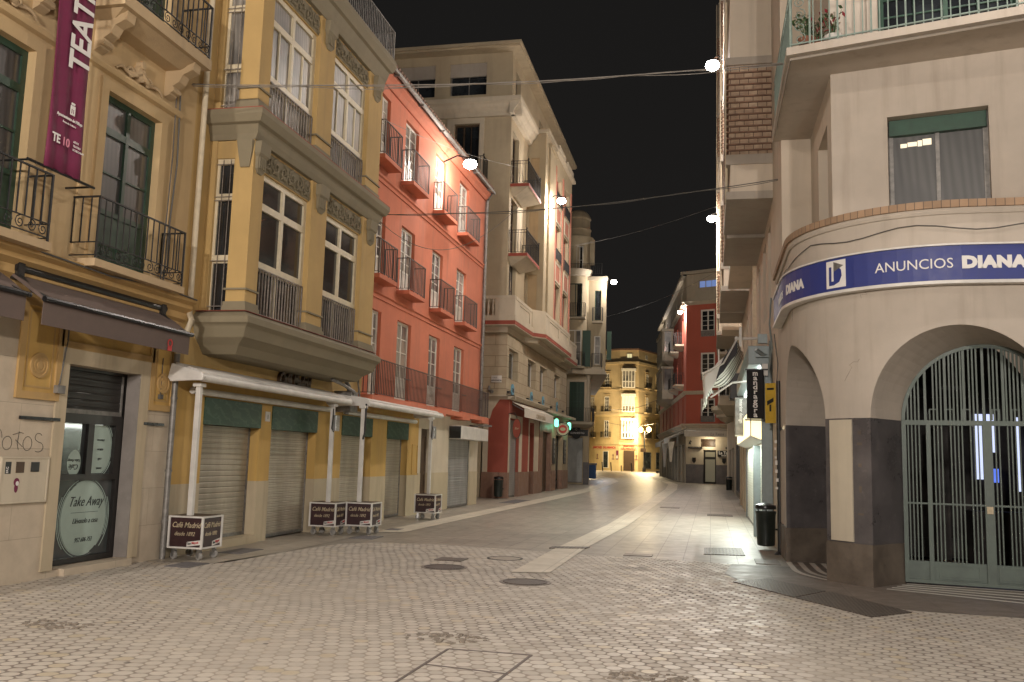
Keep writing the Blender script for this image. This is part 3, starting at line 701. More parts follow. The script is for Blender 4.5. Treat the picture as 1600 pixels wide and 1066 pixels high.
# relief: scroll friezes and bracket capitals
for zt in (6.70,9.98):
    for a,b in ((13.50,15.37),(16.06,17.93)):
        o=MB(); n=6
        for i in range(n):
            c=a+(b-a)*(i+.5)/n
            o.tube(spiral(FL,c,zt-.2,.15,.77,1.5,1 if i%2 else -1,12,PI/2),.026,5,.014)
            o.tube([FL(c-.12,.765,zt-.33),FL(c,.775,zt-.27),FL(c+.12,.765,zt-.35)],.02,5)
        o.box(FL,a,b,.72,.75,zt-.38,zt-.02)
        o.build('scroll_frieze',M['trim'],B2,smooth=True)
    for a,b in ((13.12,13.50),(15.37,16.06),(17.93,18.72)):
        c=(a+b)/2; w=min(.20,(b-a)/2-.02)
        o=MB(); o.stack(FL,[(zt-.52,c-w*.4,c+w*.4,.78,.82),(zt-.45,c-w*.75,c+w*.75,.78,.85),(zt-.25,c-w*.8,c+w*.8,.78,.86),(zt-.2,c-w,c+w,.78,.90),(zt,c-w,c+w,.78,.92)])
        for k in range(4): o.box(FL,c-w*.65+k*w*.36,c-w*.5+k*w*.36,.85,.875,zt-.44,zt-.22)
        o.build('capital',M['trim'],B2)
    S=FE(13.12); o=MB(); o.stack(S,[(zt-.45,-7.52,-7.36,-.01,.03),(zt-.2,-7.56,-7.32,-.01,.05),(zt,-7.58,-7.30,-.01,.08)]); o.build('capital',M['trim'],B2)
rt=railing(FL,B2,12.95,18.85,10.62,11.32,1.0,'zinc',.10,.008,ends=True,name='terrace_railing')
MB().box(FL,18.94,20.3,0,.12,10.5,10.9).build('cornice',M['trim'],B2)
bx=MB(); bx.box(FL,18.6,19.0,.05,.45,2.55,3.0); bx.tube([FL(18.5,.3,3.3),FL(18.7,.35,3.1),FL(18.8,.3,2.9),FL(18.75,.3,2.5)],.05,6); bx.tube([FL(18.9,.4,3.6),FL(19.1,.4,3.2),FL(19.2,.42,2.85)],.02,5); bx.tube([FL(17.4,.5,3.15),FL(17.9,.55,3.08),FL(18.5,.55,2.98),FL(18.6,.5,2.93)],.035,6)
bx.build('cable_box',M['zinc'],B2)

# roller awnings of the cafe
def roller_awning(label,y0,y1,dep,posts):
    a=thing('roller_awning',label,'awning',(-8.0,(y0+y1)/2,2.6),'white roller awnings of the cafe')
    z=2.74
    cv=MB(); cv.extr(FL,[(.12,2.96),(dep-.10,2.86),(dep-.04,2.82),(dep-.04,2.79),(dep-.1,2.82),(.12,2.90)],y0+.06,y1-.06); cv.build('cover',M['white'],a)
    MB().tube([FL(y0+.05,dep,z-.01),FL(y1,dep,z-.01)],.062,14).build('front_tube',M['white'],a,smooth=True)
    MB().tube([FL(y0+.6,.10,2.57),FL(y1+.1,.10,2.57)],.055,10).build('rear_tube',M['white'],a,smooth=True)
    for y in (y0,y1):
        s=MB(); s.extr(FL,[(.05,2.72),(.10,2.66),(dep-.12,2.68),(dep+.05,2.68),(dep+.07,2.74),(dep+.03,2.81),(dep-.1,2.84),(.10,2.94)],y-.02,y+.03); s.tube([FL(y+.04,dep*.35,2.74),FL(y+.04,dep-.05,2.74)],.06,8)
        s.build('end_cap',M['white'],a,bevel=.01)
    for y,x in posts:
        p=MB(); p.box(FL,y-.04,y+.04,x-.04,x+.04,.62,2.66); p.box(FL,y-.08,y+.08,x-.07,x+.07,2.6,2.66); p.build('post',M['white'],a,bevel=.008)
    return a
a1=roller_awning('longer white roller awning under the bay window, over two green panelled shutters',12.35,18.2,.58,[(12.62,.42),(17.62,.47)])
a2=roller_awning('shorter white roller awning below the coral building balcony',18.55,24.1,.86,[(18.15,.93),(23.2,.86)])
for a,y,x in ((a1,17.62,.47),(a2,23.2,.86)):
    h=MB(); h.box(FL,y-.1,y+.1,x+.046,x+.12,2.1,2.42)
    for i in range(5): h.box(FL,y-.085,y+.085,x+.12,x+.13,2.14+.055*i,2.16+.055*i)
    h.build('heater_box',M['steel'],a,bevel=.006)
    MB().tube([FL(y-.08,x+.05,2.55),FL(y-.16,x+.08,2.35),FL(y-.15,x+.06,2.15),FL(y-.05,x+.06,2.08)],.013,5).build('cable',M['black'],a)
MB().tube([FL(18.15,.99,2.7),FL(18.12,1.0,2.4),FL(18.14,.98,2.1),FL(18.1,.97,1.95)],.02,6).build('cable',M['black'],a2)

# weighted carts that hold the awning posts
def cart(label,x,y):
    c=thing('awning_cart',label,'cart',(x,y,0),'maroon wheeled carts under the cafe awning posts')
    F=Fr((x,y),(1,0),(0,-1)); w=.29
    b=MB(); b.box(F,-w+.02,w-.02,-w+.02,w-.02,.19,.635); b.build('body',M['cart'],c)
    e=MB()
    for u in (-w,w-.03):
        for d in (-w,w-.03): e.box(F,u,u+.03,d,d+.03,.17,.65)
    for z in (.17,.625):
        for d in (-w,w-.03): e.box(F,-w+.031,w-.031,d+.004,d+.026,z,z+.025)
        for u in (-w,w-.03): e.box(F,u+.004,u+.026,-w+.031,w-.031,z,z+.025)
    e.build('edge_frame',M['white'],c)
    MB().box(F,-w+.03,w-.03,-w+.03,w-.03,.636,.655).build('lid',M['bwood'],c)
    for G in (F,Fr((x,y),(0,1),(1,0))):
        text(G,'Café Madrid',.112,0,.48,w-.018,M['gold'],c,shear=.3,sx=.85,thick=.003,bold=.0008); text(G,'desde 1892',.085,-.02,.36,w-.018,M['gold'],c,shear=.3,sx=.85,thick=.003)
        l=MB(); l.face(G,[(.03,.20),(.26,.235),(.265,.305),(.035,.27)],w-.02,w-.014); lo=l.build('logo_plate',M['white'],c)
        text(G,'San',.05,.045,.228,w-.012,M['ink'],lo,align='LEFT',rot=.15,bold=.001,sx=.9); text(G,'Miguel',.05,.115,.238,w-.012,M['logor'],lo,align='LEFT',rot=.15,bold=.001,sx=.85)
    for u in (-.21,.21):
        for d in (-.21,.21):
            q=MB(); a=random.uniform(-.5,.5); X=Fr(F(u,d,0)[:2],(math.cos(a),math.sin(a)))
            q.plate(X,0,.062,.06,.06,-.022,.022,18); wh=q.build('wheel',M['rub'],c,bevel=.006)
            MB().plate(X,0,.062,.025,.025,-.03,.03,10).extr(X,[(-.034,.06),(-.028,.06),(-.028,.135),(.028,.135),(.028,.06),(.034,.06),(.034,.165),(-.034,.165)],-.025,.025).build('fork',M['steel'],wh)
    return c
cart('maroon cart on castors standing alone beside the zinc drainpipe',-7.68,12.80)
cart('maroon cart on castors touching a second one, the nearer to the wall of the pair',-7.66,17.72)
cart('maroon cart on castors, the pair member standing further out in the street',-7.08,18.22)
cart('maroon cart on castors standing alone before the white wall and brown street door',-7.24,23.2)

# ================================================================== coral building
B3=thing('coral_building','coral red building with white balcony doors, three floors over the street, tiled eave','building',(-8.1,26,0))
RW=[(20.7,21.4)]+[(a,b) for a,b in ((22.62,23.76),(25.42,26.5),(28.1,29.3))]
H=[]
for a,b in RW: H+=[(a,b,3.08,5.2),(a,b,5.98,7.78),(a,b,8.95,10.74)]
MB().grid(FL,20.3,31.6,2.98,11.35,-.35,0,H).build('wall',M['coral'],B3,weld=True)
shell(B3,FL,20.31,31.6,3.0,11.1,8,'coral')
MB().extr(Fr((-8.1,0),(0,1),(1,0)),[(0,11.1),(-.36,11.1),(-8,12.6),(-8,12.9),(.0,11.4)],20.31,31.6).build('roof',M['roof'],B3)
MB().grid(FL,24.8,31.6,1.15,2.98,-.35,0,[(25.05,25.95,0,2.42),(27.9,30.5,0,2.2)]).build('ground_floor_wall',M['coralw'],B3,weld=True)
MB().grid(FL,24.8,31.6,0,1.15,-.35,.012,[(25.05,25.95,0,2.42),(27.9,30.5,0,2.2)]).build('stone_dado',M['dado'],B3,weld=True,split=True)
for a,b in RW:
    for z0,z1 in ((3.08,5.2),(5.98,7.78),(8.95,10.74)):
        window(FL,B3,a,b,z0,z1,-.09,2,4,'whitew',random.choice(['curt','curt','curt2','curt3']),.075,kick=.5,name='balcony_door')
for z in (8.93,5.96):
    for a,b in ((20.2,21.45),(22.42,23.8),(25.3,26.75),(28.0,29.6)):
        o=MB(); o.box(FL,a,b,0,.36,z-.10,z); o=o.build('balcony',M['coral'],B3)
        railing(FL,o,a,b,z,z+.86,.36,'ironr',.11,.008)
o=MB(); o.box(FL,20.1,31.62,0,.36,2.9,3.04)
for y in (20.3,22.4,25.2,28.0,30.6): o.box(FL,y,y+.9,.0,.40,2.82,2.9)
o=o.build('balcony',M['coral'],B3)
railing(FL,o,20.1,31.6,3.04,3.92,.36,'ironr',.115,.008)
for y in (22.4,25.2,28.0,30.2): MB().box(FL,y,y+.5,.33,.36,3.6,3.62).build('rail_bracket',M['ironr'],o)
for z in (5.62,8.56):
    MB().extr(FL,[(0,z-.12),(.03,z-.12),(.03,z-.03),(.07,z),(.07,z+.05),(.03,z+.07),(.03,z+.13),(0,z+.13)],20.3,31.6).build('string_course',M['coral'],B3)
MB().extr(FL,[(0,11.0),(.05,11.0),(.12,11.12),(.2,11.2),(.2,11.3),(0,11.35)],20.3,31.62).build('eave_moulding',M['coral'],B3)
gt=MB(); gt.tube([FL(20.3,.29,11.33),FL(31.7,.29,11.33)],.065,8)
for y in range(21,32,2): gt.box(FL,y,y+.03,.2,.35,11.24,11.3)
gt.build('gutter',M['zinc'],B3,smooth=True)
rf=MB()
for i in range(60):
    y=20.35+i*.19; rf.tube([FL(y,.30,11.43),FL(y,-.6,11.62)],.075,7)
rf.build('roof_tiles',M['roof'],B3)
dp=MB(); dp.tube([FL(31.5,.30,11.3),FL(31.5,.10,11.0),FL(31.5,.08,10.6),FL(31.5,.08,4.4),FL(31.5,.08,3.05)],.06,8)
dp.build('drainpipe',M['zinc'],B3,smooth=True)
MB().grid(FL,25.05,25.95,0,2.42,-.2,-.12,[]).grid(FL,25.15,25.85,.15,2.3,-.12,-.10,[(25.22,25.78,.25,1.1),(25.22,25.78,1.2,2.2)]).build('street_door',M['bwood'],B3)
shutter(FL,B3,27.9,30.5,.02,2.2,-.05,'shutg')
bx=MB().box(FL,27.85,31.4,.0,.42,2.2,2.62).build('shutter_housing',M['white'],B3,bevel=.02)
MB().box(Fr((-8.1,27.85),(1,0),(0,-1)),.02,.40,.001,.012,2.22,2.60).build('end_plate',M['black'],bx)
sg=MB(); sg.box(FL,31.2,31.6,.1,.5,2.72,2.78); sg.tube([FL(30.4,.0,2.72),FL(30.4,.3,2.68)],.03,6); sg.build('bracket',M['zinc'],B3)
# ================================================================== beige building with balustrade
B4=thing('beige_apartment_building','tall beige building with stone balustrade and dark red ground floor beyond the alley','building',(-9.5,37,0))
UA=Fr((-8.4,0),(0,1),(1,0)); E4=FE(36.8); UB=Fr((-7.55,0),(0,1),(1,0)); EB=FE(40.6)
GH=[(37.05,38.95,0,3.25),(41.25,42.4,0,3.2),(44.7,46.95,0,3.0),(48.7,51.0,0,2.95)]
MB().grid(FB,36.812,43.8,1.05,4.05,-.35,0,GH[:2]).build('ground_floor_wall',M['redband'],B4,weld=True)
MB().grid(FB,43.8,47.4,0,4.05,-.35,.02,GH[2:3]).build('ground_floor_wall',M['brown'],B4,weld=True)
MB().grid(FB,47.4,53,1.05,4.05,-.35,0,GH[3:]).build('ground_floor_wall',M['beige'],B4,weld=True)
MB().grid(FB,36.76,43.79,0,1.05,-.35,.03,GH[:2]).grid(FB,47.41,53,0,1.05,-.35,.03,GH[3:]).build('stone_dado',M['brown'],B4,weld=True,split=True)
cf=MB()
for a,b in ((36.95,38.95),(41.2,43.5)): cf.grid(FB,a-.12,b+.55 if b<40 else b,1.05,3.45,.001,.035,[(a,38.96 if a<40 else 42.41,0,3.3)])
cf.build('door_frame',M['cream'],B4,split=True)
MB().grid(E4,-9.0,-8.16,1.05,4.1,-.3,0).build('corner_wall',M['redband'],B4)
MB().box(E4,-9.22,-9.0,-.3,.03,1.05,3.3).stack(E4,[(3.25,-9.3,-8.95,-.3,.05),(3.6,-9.3,-8.85,-.3,.06),(4.05,-9.3,-8.55,-.3,.06)]).build('pilaster',M['cream'],B4)
MB().box(E4,-9.25,-8.51,-.28,.05,0,1.05).build('stone_dado',M['brown'],B4)
MB().box(E4,-14.5,-9.3,-.3,-.02,0,4.05).build('side_wall',M['beige'],B4)
shutter(FB,B4,37.05,38.95,.02,3.25,-.15,'shutg')
for a,b,z in ((41.25,42.4,3.2),(48.7,51.0,2.95)):
    window(FB,B4,a,b,.02,z,-.25,2,1,'darkwood','gglass',.08,kick=.3,transom=z-.5,name='shop_door')
MB().box(FB,44.7,46.95,-.3,-.2,0,3.0).grid(FB,44.8,46.85,.1,2.9,-.2,-.17,[(44.95,45.75,.2,2.7),(45.9,46.7,.2,2.7)]).build('street_door',M['bwood'],B4)
MB().extr(FB,CORN(4.05,.17,.3),36.5,44.9).box(FB,44.9,54,0,.3,3.98,4.1).extr(E4,CORN(4.05,.17,.3),-14.5,-7.86).build('cornice',M['cream'],B4)
MZ=[(37.2,39.1,4.98,6.25),(41.3,43.3,4.98,6.25),(44.4,46.4,4.98,6.25),(48.7,50.7,4.98,6.25)]
FM=Fr((-8.3,0),(0,1),(1,0))
MB().grid(FM,36.812,53,4.2,7.1,-.35,0,MZ).grid(E4,-14.5,-8.31,4.2,7.1,-.3,.001).build('rusticated_wall',M['beige_b'],B4,weld=True)
for h in MZ: window(FM,B4,*h,-.24,2,1,'white','glass',.09)
for y in (37.95,42.2,45.3,49.6):
    o=MB().plate(FM,y,4.52,.27,.27,.01,.05,24).build('round_plaque',M['mint2'] if 'mint2' in M else M['mint'],B4); text(FM,'THE',.22,y,4.44,.055,M['ink'],o,bold=.01,sx=.8)
for y in (36.95,41.0,44.0,47.4,51.4): MB().box(FM,y,y+.22,.0,.12,4.32,4.42).build('spotlight',M['black'],B4)
sg=MB().box(E4,-8.93,-8.49,.02,.05,4.76,5.04).build('street_name_plate',M['white'],B4); text(E4,'CALLE',.07,-8.78,4.93,.055,M['ink'],sg); text(E4,'GRANADA',.09,-8.71,4.81,.055,M['ink'],sg,bold=.003)
MB().tube([E4(-9.0,.05,4.6),E4(-9.0,.12,4.4),E4(-8.9,.2,4.38)],.05,6).lathe(E4(-8.85,.25,4.28),[(.06,0),(.09,.1),(.03,.18)],8).build('camera_bracket',M['zinc'],B4)
shell(B4,FM,37.25,52.99,0,19.1,10,'beige')
# slab with red edge and balustrade
poly=lambda e:[(-14.5,36.2-e),(-7.88+e,36.2-e),(-7.83+e,39.85),(-7.34+e,40.45),(-7.34+e,48.2),(-7.7+e,48.3),(-7.7+e,53),(-14.5,53)]
s_=MB(); s_.zext(poly(-.35),6.85,7.08); s_.zext(poly(0),7.08,7.12); s_.zext(poly(.03),7.28,7.5); so=s_.build('balcony',M['cream'],B4)
MB().zext(poly(.02),7.12,7.28).build('red_edge_band',M['redband'],so)
bl=MB()
GX=Fr((-7.9,0),(0,1),(1,0)); GY=Fr((-7.4,0),(0,1),(1,0)); GE=FE(36.25)
bl.box(GE,-14.5,-7.9,-.12,.02,8.2,8.34); bl.box(GE,-8.75,-7.9,-.12,0,7.5,8.2); bl.box(GE,-9.6,-9.42,-.12,0,7.5,8.2) if False else None
for i in range(26):
    u=-8.85-.2*i; bl.lathe(GE(u,-.06,7.5),[(.045,0),(.05,.05),(.03,.12),(.065,.3),(.05,.42),(.025,.55),(.045,.62),(.045,.7)],8)
bl.box(GX,36.38,39.95,-.12,.02,8.2,8.34); bl.grid(GX,36.38,39.95,7.5,8.2,-.1,0,[(37.3,39.5,7.62,8.08)]); bl.grid(GX,37.25,39.55,7.6,8.1,-.09,-.03)
bl.box(GY,40.47,48.1,-.12,.02,8.2,8.34); bl.grid(GY,40.47,48.1,7.5,8.2,-.1,0,[(41.8,44.4,7.62,8.08),(45.1,47.6,7.62,8.08)]); bl.grid(GY,41.75,47.65,7.6,8.1,-.09,-.03)
bl.zext([(-8.06,39.9),(-7.865,39.9),(-7.365,40.5),(-7.53,40.55)],7.503,8.345)
bl.build('balustrade',M['cream'],so)
MB().grid(Fr((-7.75,0),(0,1),(1,0)),48.4,53,7.5,8.2,-.1,0).box(Fr((-7.75,0),(0,1),(1,0)),48.4,53,-.12,.02,8.2,8.34).build('balustrade',M['cream'],so)
# upper walls
UH=[(37.2,38.5,8.3,10.0),(37.2,38.5,10.4,12.8),(37.2,38.5,13.4,15.8)]
MB().grid(UA,36.812,40.6,7.5,16.3,-.3,0,UH).build('wall',M['beige'],B4,weld=True)
EH=[(-10.95,-9.8,13.6,16.05),(-10.95,-9.8,10.4,12.7),(-13.4,-12.3,13.6,16.05),(-13.4,-12.3,10.4,12.7)]
MB().grid(E4,-14.5,-8.41,7.5,16.3,-.3,0,EH).build('end_wall',M['beige'],B4,weld=True)
for h in UH[1:]: window(UA,B4,*h,-.2,2,2,'bwood','glass',.08,kick=.6,name='balcony_door')
window(UA,B4,*UH[0],-.15,3,3,'ironr','curt',.05)
for h in EH:
    window(E4,B4,*h,-.15,3,1,'bwood','glass',.08,kick=.5,name='balcony_door')
    MB().grid(E4,h[0]-.32,h[1]+.2,h[2],h[3]+.32,.001,.05,[(h[0],h[1],h[2]-.1,h[3])]).build('window_surround',M['cream'],B4)
for z in (10.3,13.35):
    o=MB(); o.stack(UA,[(z-.45,37.4,39.2,0,.1),(z-.16,37.0,39.75,0,.74),(z-.15,36.95,39.8,0,.8),(z,36.95,39.8,0,.8)]); o=o.build('balcony',M['cream'],B4)
    MB().box(UA,36.93,39.82,.79,.815,z-.14,z-.01).box(UA,36.925,36.945,0,.79,z-.14,z-.01).build('red_edge_band',M['redband'],o)
    railing(UA,o,36.97,39.78,z,z+1.0,.8,'iron',.14,.01,finial=True,mid=True)
    for c in (-10.9,-14.0):
        o=MB(); o.stack(E4,[(z-.4,c-.6,c+.9,0,.1),(z-.15,c-.8,c+1.5,0,.7),(z,c-.85,c+1.55,0,.75)]); o=o.build('balcony',M['cream'],B4)
        railing(E4,o,c-.8,c+1.5,z,z+1.0,.72,'iron',.14,.01,finial=True)
# projecting street bay
BH=[]
for z0,z1 in ((8.5,10.3),(11.5,13.3),(14.4,15.9)): BH+=[(43.6,45.2,z0,z1),(46.25,47.8,z0,z1)]
MB().grid(UB,40.612,48.7,7.5,16.9,-.3,0,BH).build('bay_wall',M['beige'],B4,weld=True)
for h in BH: window(UB,B4,*h,-.18,2,1,'redband','curt2',.06)
PH=[(-8.28,-7.84,z0,z1) for z0,z1 in ((8.3,10.1),(11.3,13.1),(14.2,15.7))]
MB().grid(EB,-8.4,-7.551,7.5,16.9,-.3,.001,PH).build('bay_side_wall',M['beige'],B4,weld=True)
for h in PH: MB().box(EB,h[0],h[1],-.12,-.06,h[2],h[3]).build('blind_panel',M['l1orn'],B4)
pk=MB()
for z0,z1 in ((10.5,11.3),(13.5,14.2),(7.7,8.3)):
    for a,b in ((43.75,45.05),(46.4,47.65)):
        pk.box(UB,a,b,.001,.02,z0,z1)
for y in (43.25,45.55,48.2): pk.box(UB,y,y+.28,.001,.05,8.35,16.2)
pk.build('pink_panel',M['rredl'] if 'rredl' in M else M['redband'],B4)
o=MB()
for z0,z1 in ((10.5,11.3),(13.5,14.2)):
    for a,b in ((43.75,45.05),(46.4,47.65)): o.grid(UB,a-.1,b+.1,z0-.1,z1+.1,.002,.045,[(a,b,z0,z1)])
o.build('panel_frame',M['cream'],B4)
MB().box(UB,41.3,42.9,.001,.10,7.5,16.4).box(UB,41.2,43.0,.0,.18,16.4,16.6).build('pier',M['beige'],B4)
for z in (11.5,14.4):
    for a,b in ((43.6,45.2),(46.25,47.8)): railing(UB,B4,a,b,z,z+.55,.10,'iron',.12,.01,ends=False)
# cornice, attic, roof
o=MB(); o.extr(UA,CORN(16.3,.75,.5),36.35,40.6); o.extr(E4,CORN(16.3,.75,.5),-14.5,-7.92)
for i in range(46): o.box(E4,-14.4+.14*i,-14.33+.14*i,.1,.22,16.42,16.5)
o.build('cornice',M['cream'],B4)
AH=[(-11.24,-9.57,17.38,18.85),(-13.6,-11.93,17.38,18.85)]
MB().grid(E4,-14.5,-8.4,17.05,19.3,-.3,-.02,AH).build('attic_wall',M['beige'],B4,weld=True)
for h in AH:
    window(E4,B4,*h,-.2,2,1,'zinc','glass',.05); MB().box(E4,h[0],h[1],-.16,-.06,h[3]-.6,h[3]).build('window_blind',M['conc'],B4)
AS=[(37.6,38.6,17.3,18.7),(43.2,44.4,17.3,18.6),(46.3,47.6,17.3,18.6),(49.5,50.8,17.3,18.6)]
UC=Fr((-8.42,0),(0,1),(1,0))
MB().grid(UC,36.84,52.9,17.05,19.3,-.3,0,AS).build('attic_wall',M['beige'],B4,weld=True)
for h in AS: window(UC,B4,*h,-.2,2,1,'bwood','glass',.06)
MB().zext([(-7.4,40.5),(-7.35,48.8),(-8.43,48.8),(-8.43,40.5)],16.9,17.05).build('ledge',M['cream'],B4)
for a,b in ((43.4,45.3),(46,48)): MB().box(UB,a,b,-.7,.2,17.05,17.3).build('window_box',M['cream'],B4,bevel=.04)
MB().grid(UA,48.712,52.9,7.5,17.05,-.3,0,[(49.6,50.8,8.5,10.5),(49.6,50.8,11.5,13.3)]).build('wall',M['beige'],B4,weld=True)
for z in (8.5,11.5): window(UA,B4,49.6,50.8,z,z+1.8,-.2,2,1,'bwood','glass',.06)
MB().zext([(-14.6,36.25),(-7.98,36.25),(-8.05,53.3),(-14.6,53.3)],19.25,19.33).zext([(-14.6,36.15),(-7.92,36.15),(-8.0,53.4),(-14.6,53.4)],19.33,19.47).build('roof_eave',M['beige'],B4)
MB().zext([(-14.4,38),(-9.4,38),(-9.4,48),(-14.4,48)],19.47,20.2).build('roof',M['roof'],B4)
# awning + hanging signs of the beige building
aw=thing('canvas_awning','white canvas awning above the roller shutter on the dark red ground floor','awning',(-8,41,3.4))
o=MB(); o.extr(FB,[(.02,3.98),(.55,3.72),(.56,3.36),(.575,3.36),(.575,3.74),(.04,4.01)],37.3,44.4); o.build('canvas',M['mantel'],aw)
text(FB,'CERVECERÍA',.26,41,3.43,.585,M['l1orn'],aw,sx=1.6); o=MB()
for y in (37.3,40.8,44.3): o.tube([FB(y,.02,3.9),FB(y,.5,3.65)],.02,6)
o.build('arm',M['zinc'],aw)
hs=thing('hanging_sign','small dark red oval sign hanging by the first shutter of the beige building','sign',(-7.7,36.9,2.9))
X_=FE(36.75); MB().plate(X_,-7.78,2.86,.17,.40,-.05,.05,28).build('board',M['redband'],hs); MB().ring(X_,-7.78,2.86,.18,.41,.02,-.055,.055,28).build('rim',M['bwood'],hs)
MB().tube([X_(-8.15,0,3.45),X_(-7.9,0,3.5),X_(-7.78,0,3.28)],.018,6).build('bracket',M['iron'],hs); text(X_,'Bar',.13,-7.78,2.82,.055,M['gold'],hs,shear=.3)
hs=thing('round_bar_sign','round cream and red sign hanging between the green lamps','sign',(-7.8,49,3.3))
X_=FE(49.0); MB().plate(X_,-7.82,3.28,.36,.36,-.05,.05,32).build('board',M['cream'],hs); MB().plate(X_,-7.82,3.28,.23,.23,.05,.062,28).build('centre',M['logor'],hs)
MB().ring(X_,-7.82,3.28,.37,.37,.035,-.06,.065,32).build('rim',M['iron'],hs); MB().plate(X_,-7.82,3.28,.15,.09,.062,.07,20).build('emblem',M['gold'],hs)
for i in range(11):
    a=PI*(.93-i*.085); text(X_,'HARD SHOES '[i],.085,-7.82+.27*math.cos(a),3.28+.27*math.sin(a)-.02,.055,M['ink'],hs,rot=a-PI/2)
MB().box(X_,-8.15,-7.82,-.02,.02,3.64,3.67).build('bracket',M['iron'],hs)
LG=[]
for i,(y,lb) in enumerate(((47.6,'green lit wall lamp left of the round bar sign'),(52.0,'green lit wall lamp right of the round bar sign'))):
    g_=thing('wall_lamp',lb,'lamp',(-8.0,y,3.5),'green wall lamps'); MB().lathe((-7.95,y,3.35),[(.07,0),(.11,.1),(.11,.35),(.05,.42)],10).build('shade',M['litg'],g_); MB().box(FB,y-.04,y+.04,0,.18,3.76,3.82).build('bracket',M['iron'],g_)
    LG.append((-7.8,y,3.3,g_))
for y,s_,lb in ((47.95,'MENU','black menu board by the left green lamp'),(51.6,'TAPAS','black menu board by the right green lamp')):
    k=thing('menu_board',lb,'board',(-8.1,y,1.4),'menu boards of the bar'); MB().box(FB,y-.35,y+.35,.01,.06,1.4,2.75).build('board',M['black'],k)
    for i,ch in enumerate(s_): text(FB,ch,.22,y,2.45-.24*i,.065,M['lett'],k)

# ================================================================== corner building with round bay (beyond)
B5=thing('round_bay_building','narrow pale building with rounded bay, dark shutters and a domed turret at the street bend','building',(-9,63,0))
E5=FE(62.3)
MB().grid(E5,-10.4,-8.15,.0,4.1,-.4,0,[(-9.6,-8.55,.1,3.2)]).grid(E5,-10.4,-8.25,4.1,7.55,-.4,0,[(-9.55,-8.5,4.3,7.0)]).build('wall',M['beige'],B5,weld=True)
MB().zext([(-8.2,62.35),(-8.3,63),(-12,88),(-14,88),(-14,62.75),(-8.6,62.75)],0,7.5).build('side_wall',M['beige'],B5)
shutter(E5,B5,-9.6,-8.55,.1,3.15,-.1,'shutg')
MB().box(E5,-8.5,-8.12,0,.03,0,1.5).build('stone_dado',M['darkdado'],B5)
o=MB(); o.plate(E5,-9.0,3.5,.36,.42,.03,.09,28); o.box(E5,-9.6,-8.2,.02,.08,3.28,3.72); o=o.build('pub_sign',M['black'],B5); text(E5,'GUINNESS Pub',.17,-8.93,3.42,.095,M['lett'],o,shear=.2,sx=.9); MB().ring(E5,-9.0,3.72,.06,.08,.015,.09,.1,14).build('emblem',M['gold'],o)
window(E5,B5,-9.55,-8.5,4.3,7.0,-.1,4,4,'gshut','gshut2' if 'gshut2' in M else 'glass',.07,name='shuttered_door')
MB().grid(E5,-9.7,-8.35,4.2,7.15,.001,.04,[(-9.55,-8.5,4.2,7.0)]).build('window_surround',M['cream'],B5)
o=MB().stack(E5,[(3.85,-10.3,-8.0,0,.4),(4.05,-10.4,-7.8,0,1.0),(4.2,-10.4,-7.75,0,1.05)]).build('balcony',M['cream'],B5); railing(E5,o,-10.4,-7.8,4.2,5.15,1.02,'iron',.12,.012)
MB().lathe((-8.25,62.35,4.2),[(.14,0),(.12,3.0),(.2,3.2),(.22,3.35)],12).lathe((-8.4,64,4.2),[(.12,0),(.12,3.0),(.2,3.35)],12).build('column',M['cream'],B5,smooth=True)
MB().zext([(-14,61.9),(-10.1,61.9),(-9.2,61.2),(-8.4,61.7),(-6.98,61.9),(-7.2,64.2),(-10.2,82),(-14,82)],7.5,7.7).zext([(-14,62.0),(-10.1,62.0),(-9.2,61.35),(-8.4,61.8),(-7.1,62.0),(-7.3,64.2),(-10.2,82),(-14,82)],7.7,7.9).build('projecting_slab',M['cream'],B5)
# bulging bay as vertical half drum
def drum(cx,cy,r,z0,z1,k=28): return MB().lathe((cx,cy,z0),[(r,0),(r,z1-z0)],k)
drum(-9.25,62.3,.95,7.9,14.4).build('round_bay',M['beige'],B5,smooth=True)
MB().lathe((-9.25,62.3,14.3),[(.95,0),(1.08,.08),(1.12,.25),(1.18,.4),(1.18,.5)],28).build('cornice',M['cream'],B5,smooth=True)
H5=[(-7.88,-7.43,8.2,10.2),(-7.88,-7.43,11.3,13.4)]
MB().grid(FE(62.25),-8.35,-7.1,7.9,14.1,-.35,0,H5).build('wall',M['beige'],B5,weld=True)
MB().zext([(-7.1,62.26),(-7.3,64.2),(-10.2,82),(-14,82),(-14,62.7),(-7.5,62.7)],7.9,14.1).build('side_wall',M['beige'],B5)
window(FE(62.25),B5,*H5[0],-.06,1,3,'whitew','curt2',.07); window(FE(62.25),B5,*H5[1],-.06,1,1,'gwood','glass',.06)
for z in (8.0,11.2): 
    o=MB().box(FE(62.25),-7.98,-7.3,0,.35,z-.12,z).build('balcony',M['cream'],B5); railing(FE(62.25),o,-7.98,-7.3,z,z+.95,.35,'iron',.1,.012)
XB=FE(61.36)
for z0,z1,fm,gm in ((8.0,10.5,'whitew','curt2'),(11.4,13.75,'gwood','glass')):
    window(XB,B5,-9.55,-8.65,z0,z1,.02,2,3 if z0<9 else 1,fm,gm,.07,th=.1)
    if z0<9: MB().box(XB,-8.60,-8.05,-.3,-.25,z0,z1).box(XB,-8.35,-8.05,-.25,-.2,z0+.1,z1-.1).build('window_shutter',M['gshut'],B5)
    o=MB().box(XB,-9.95,-8.4,-.3,.3,z0-.14,z0-.01).build('balcony',M['cream'],B5); railing(XB,o,-9.95,-8.4,z0,z0+.95,.3,'iron',.11,.012)
MB().box(FE(62.9),-7.05,-6.75,0,.05,8.6,10.6).build('window_shutter',M['gshut'],B5)
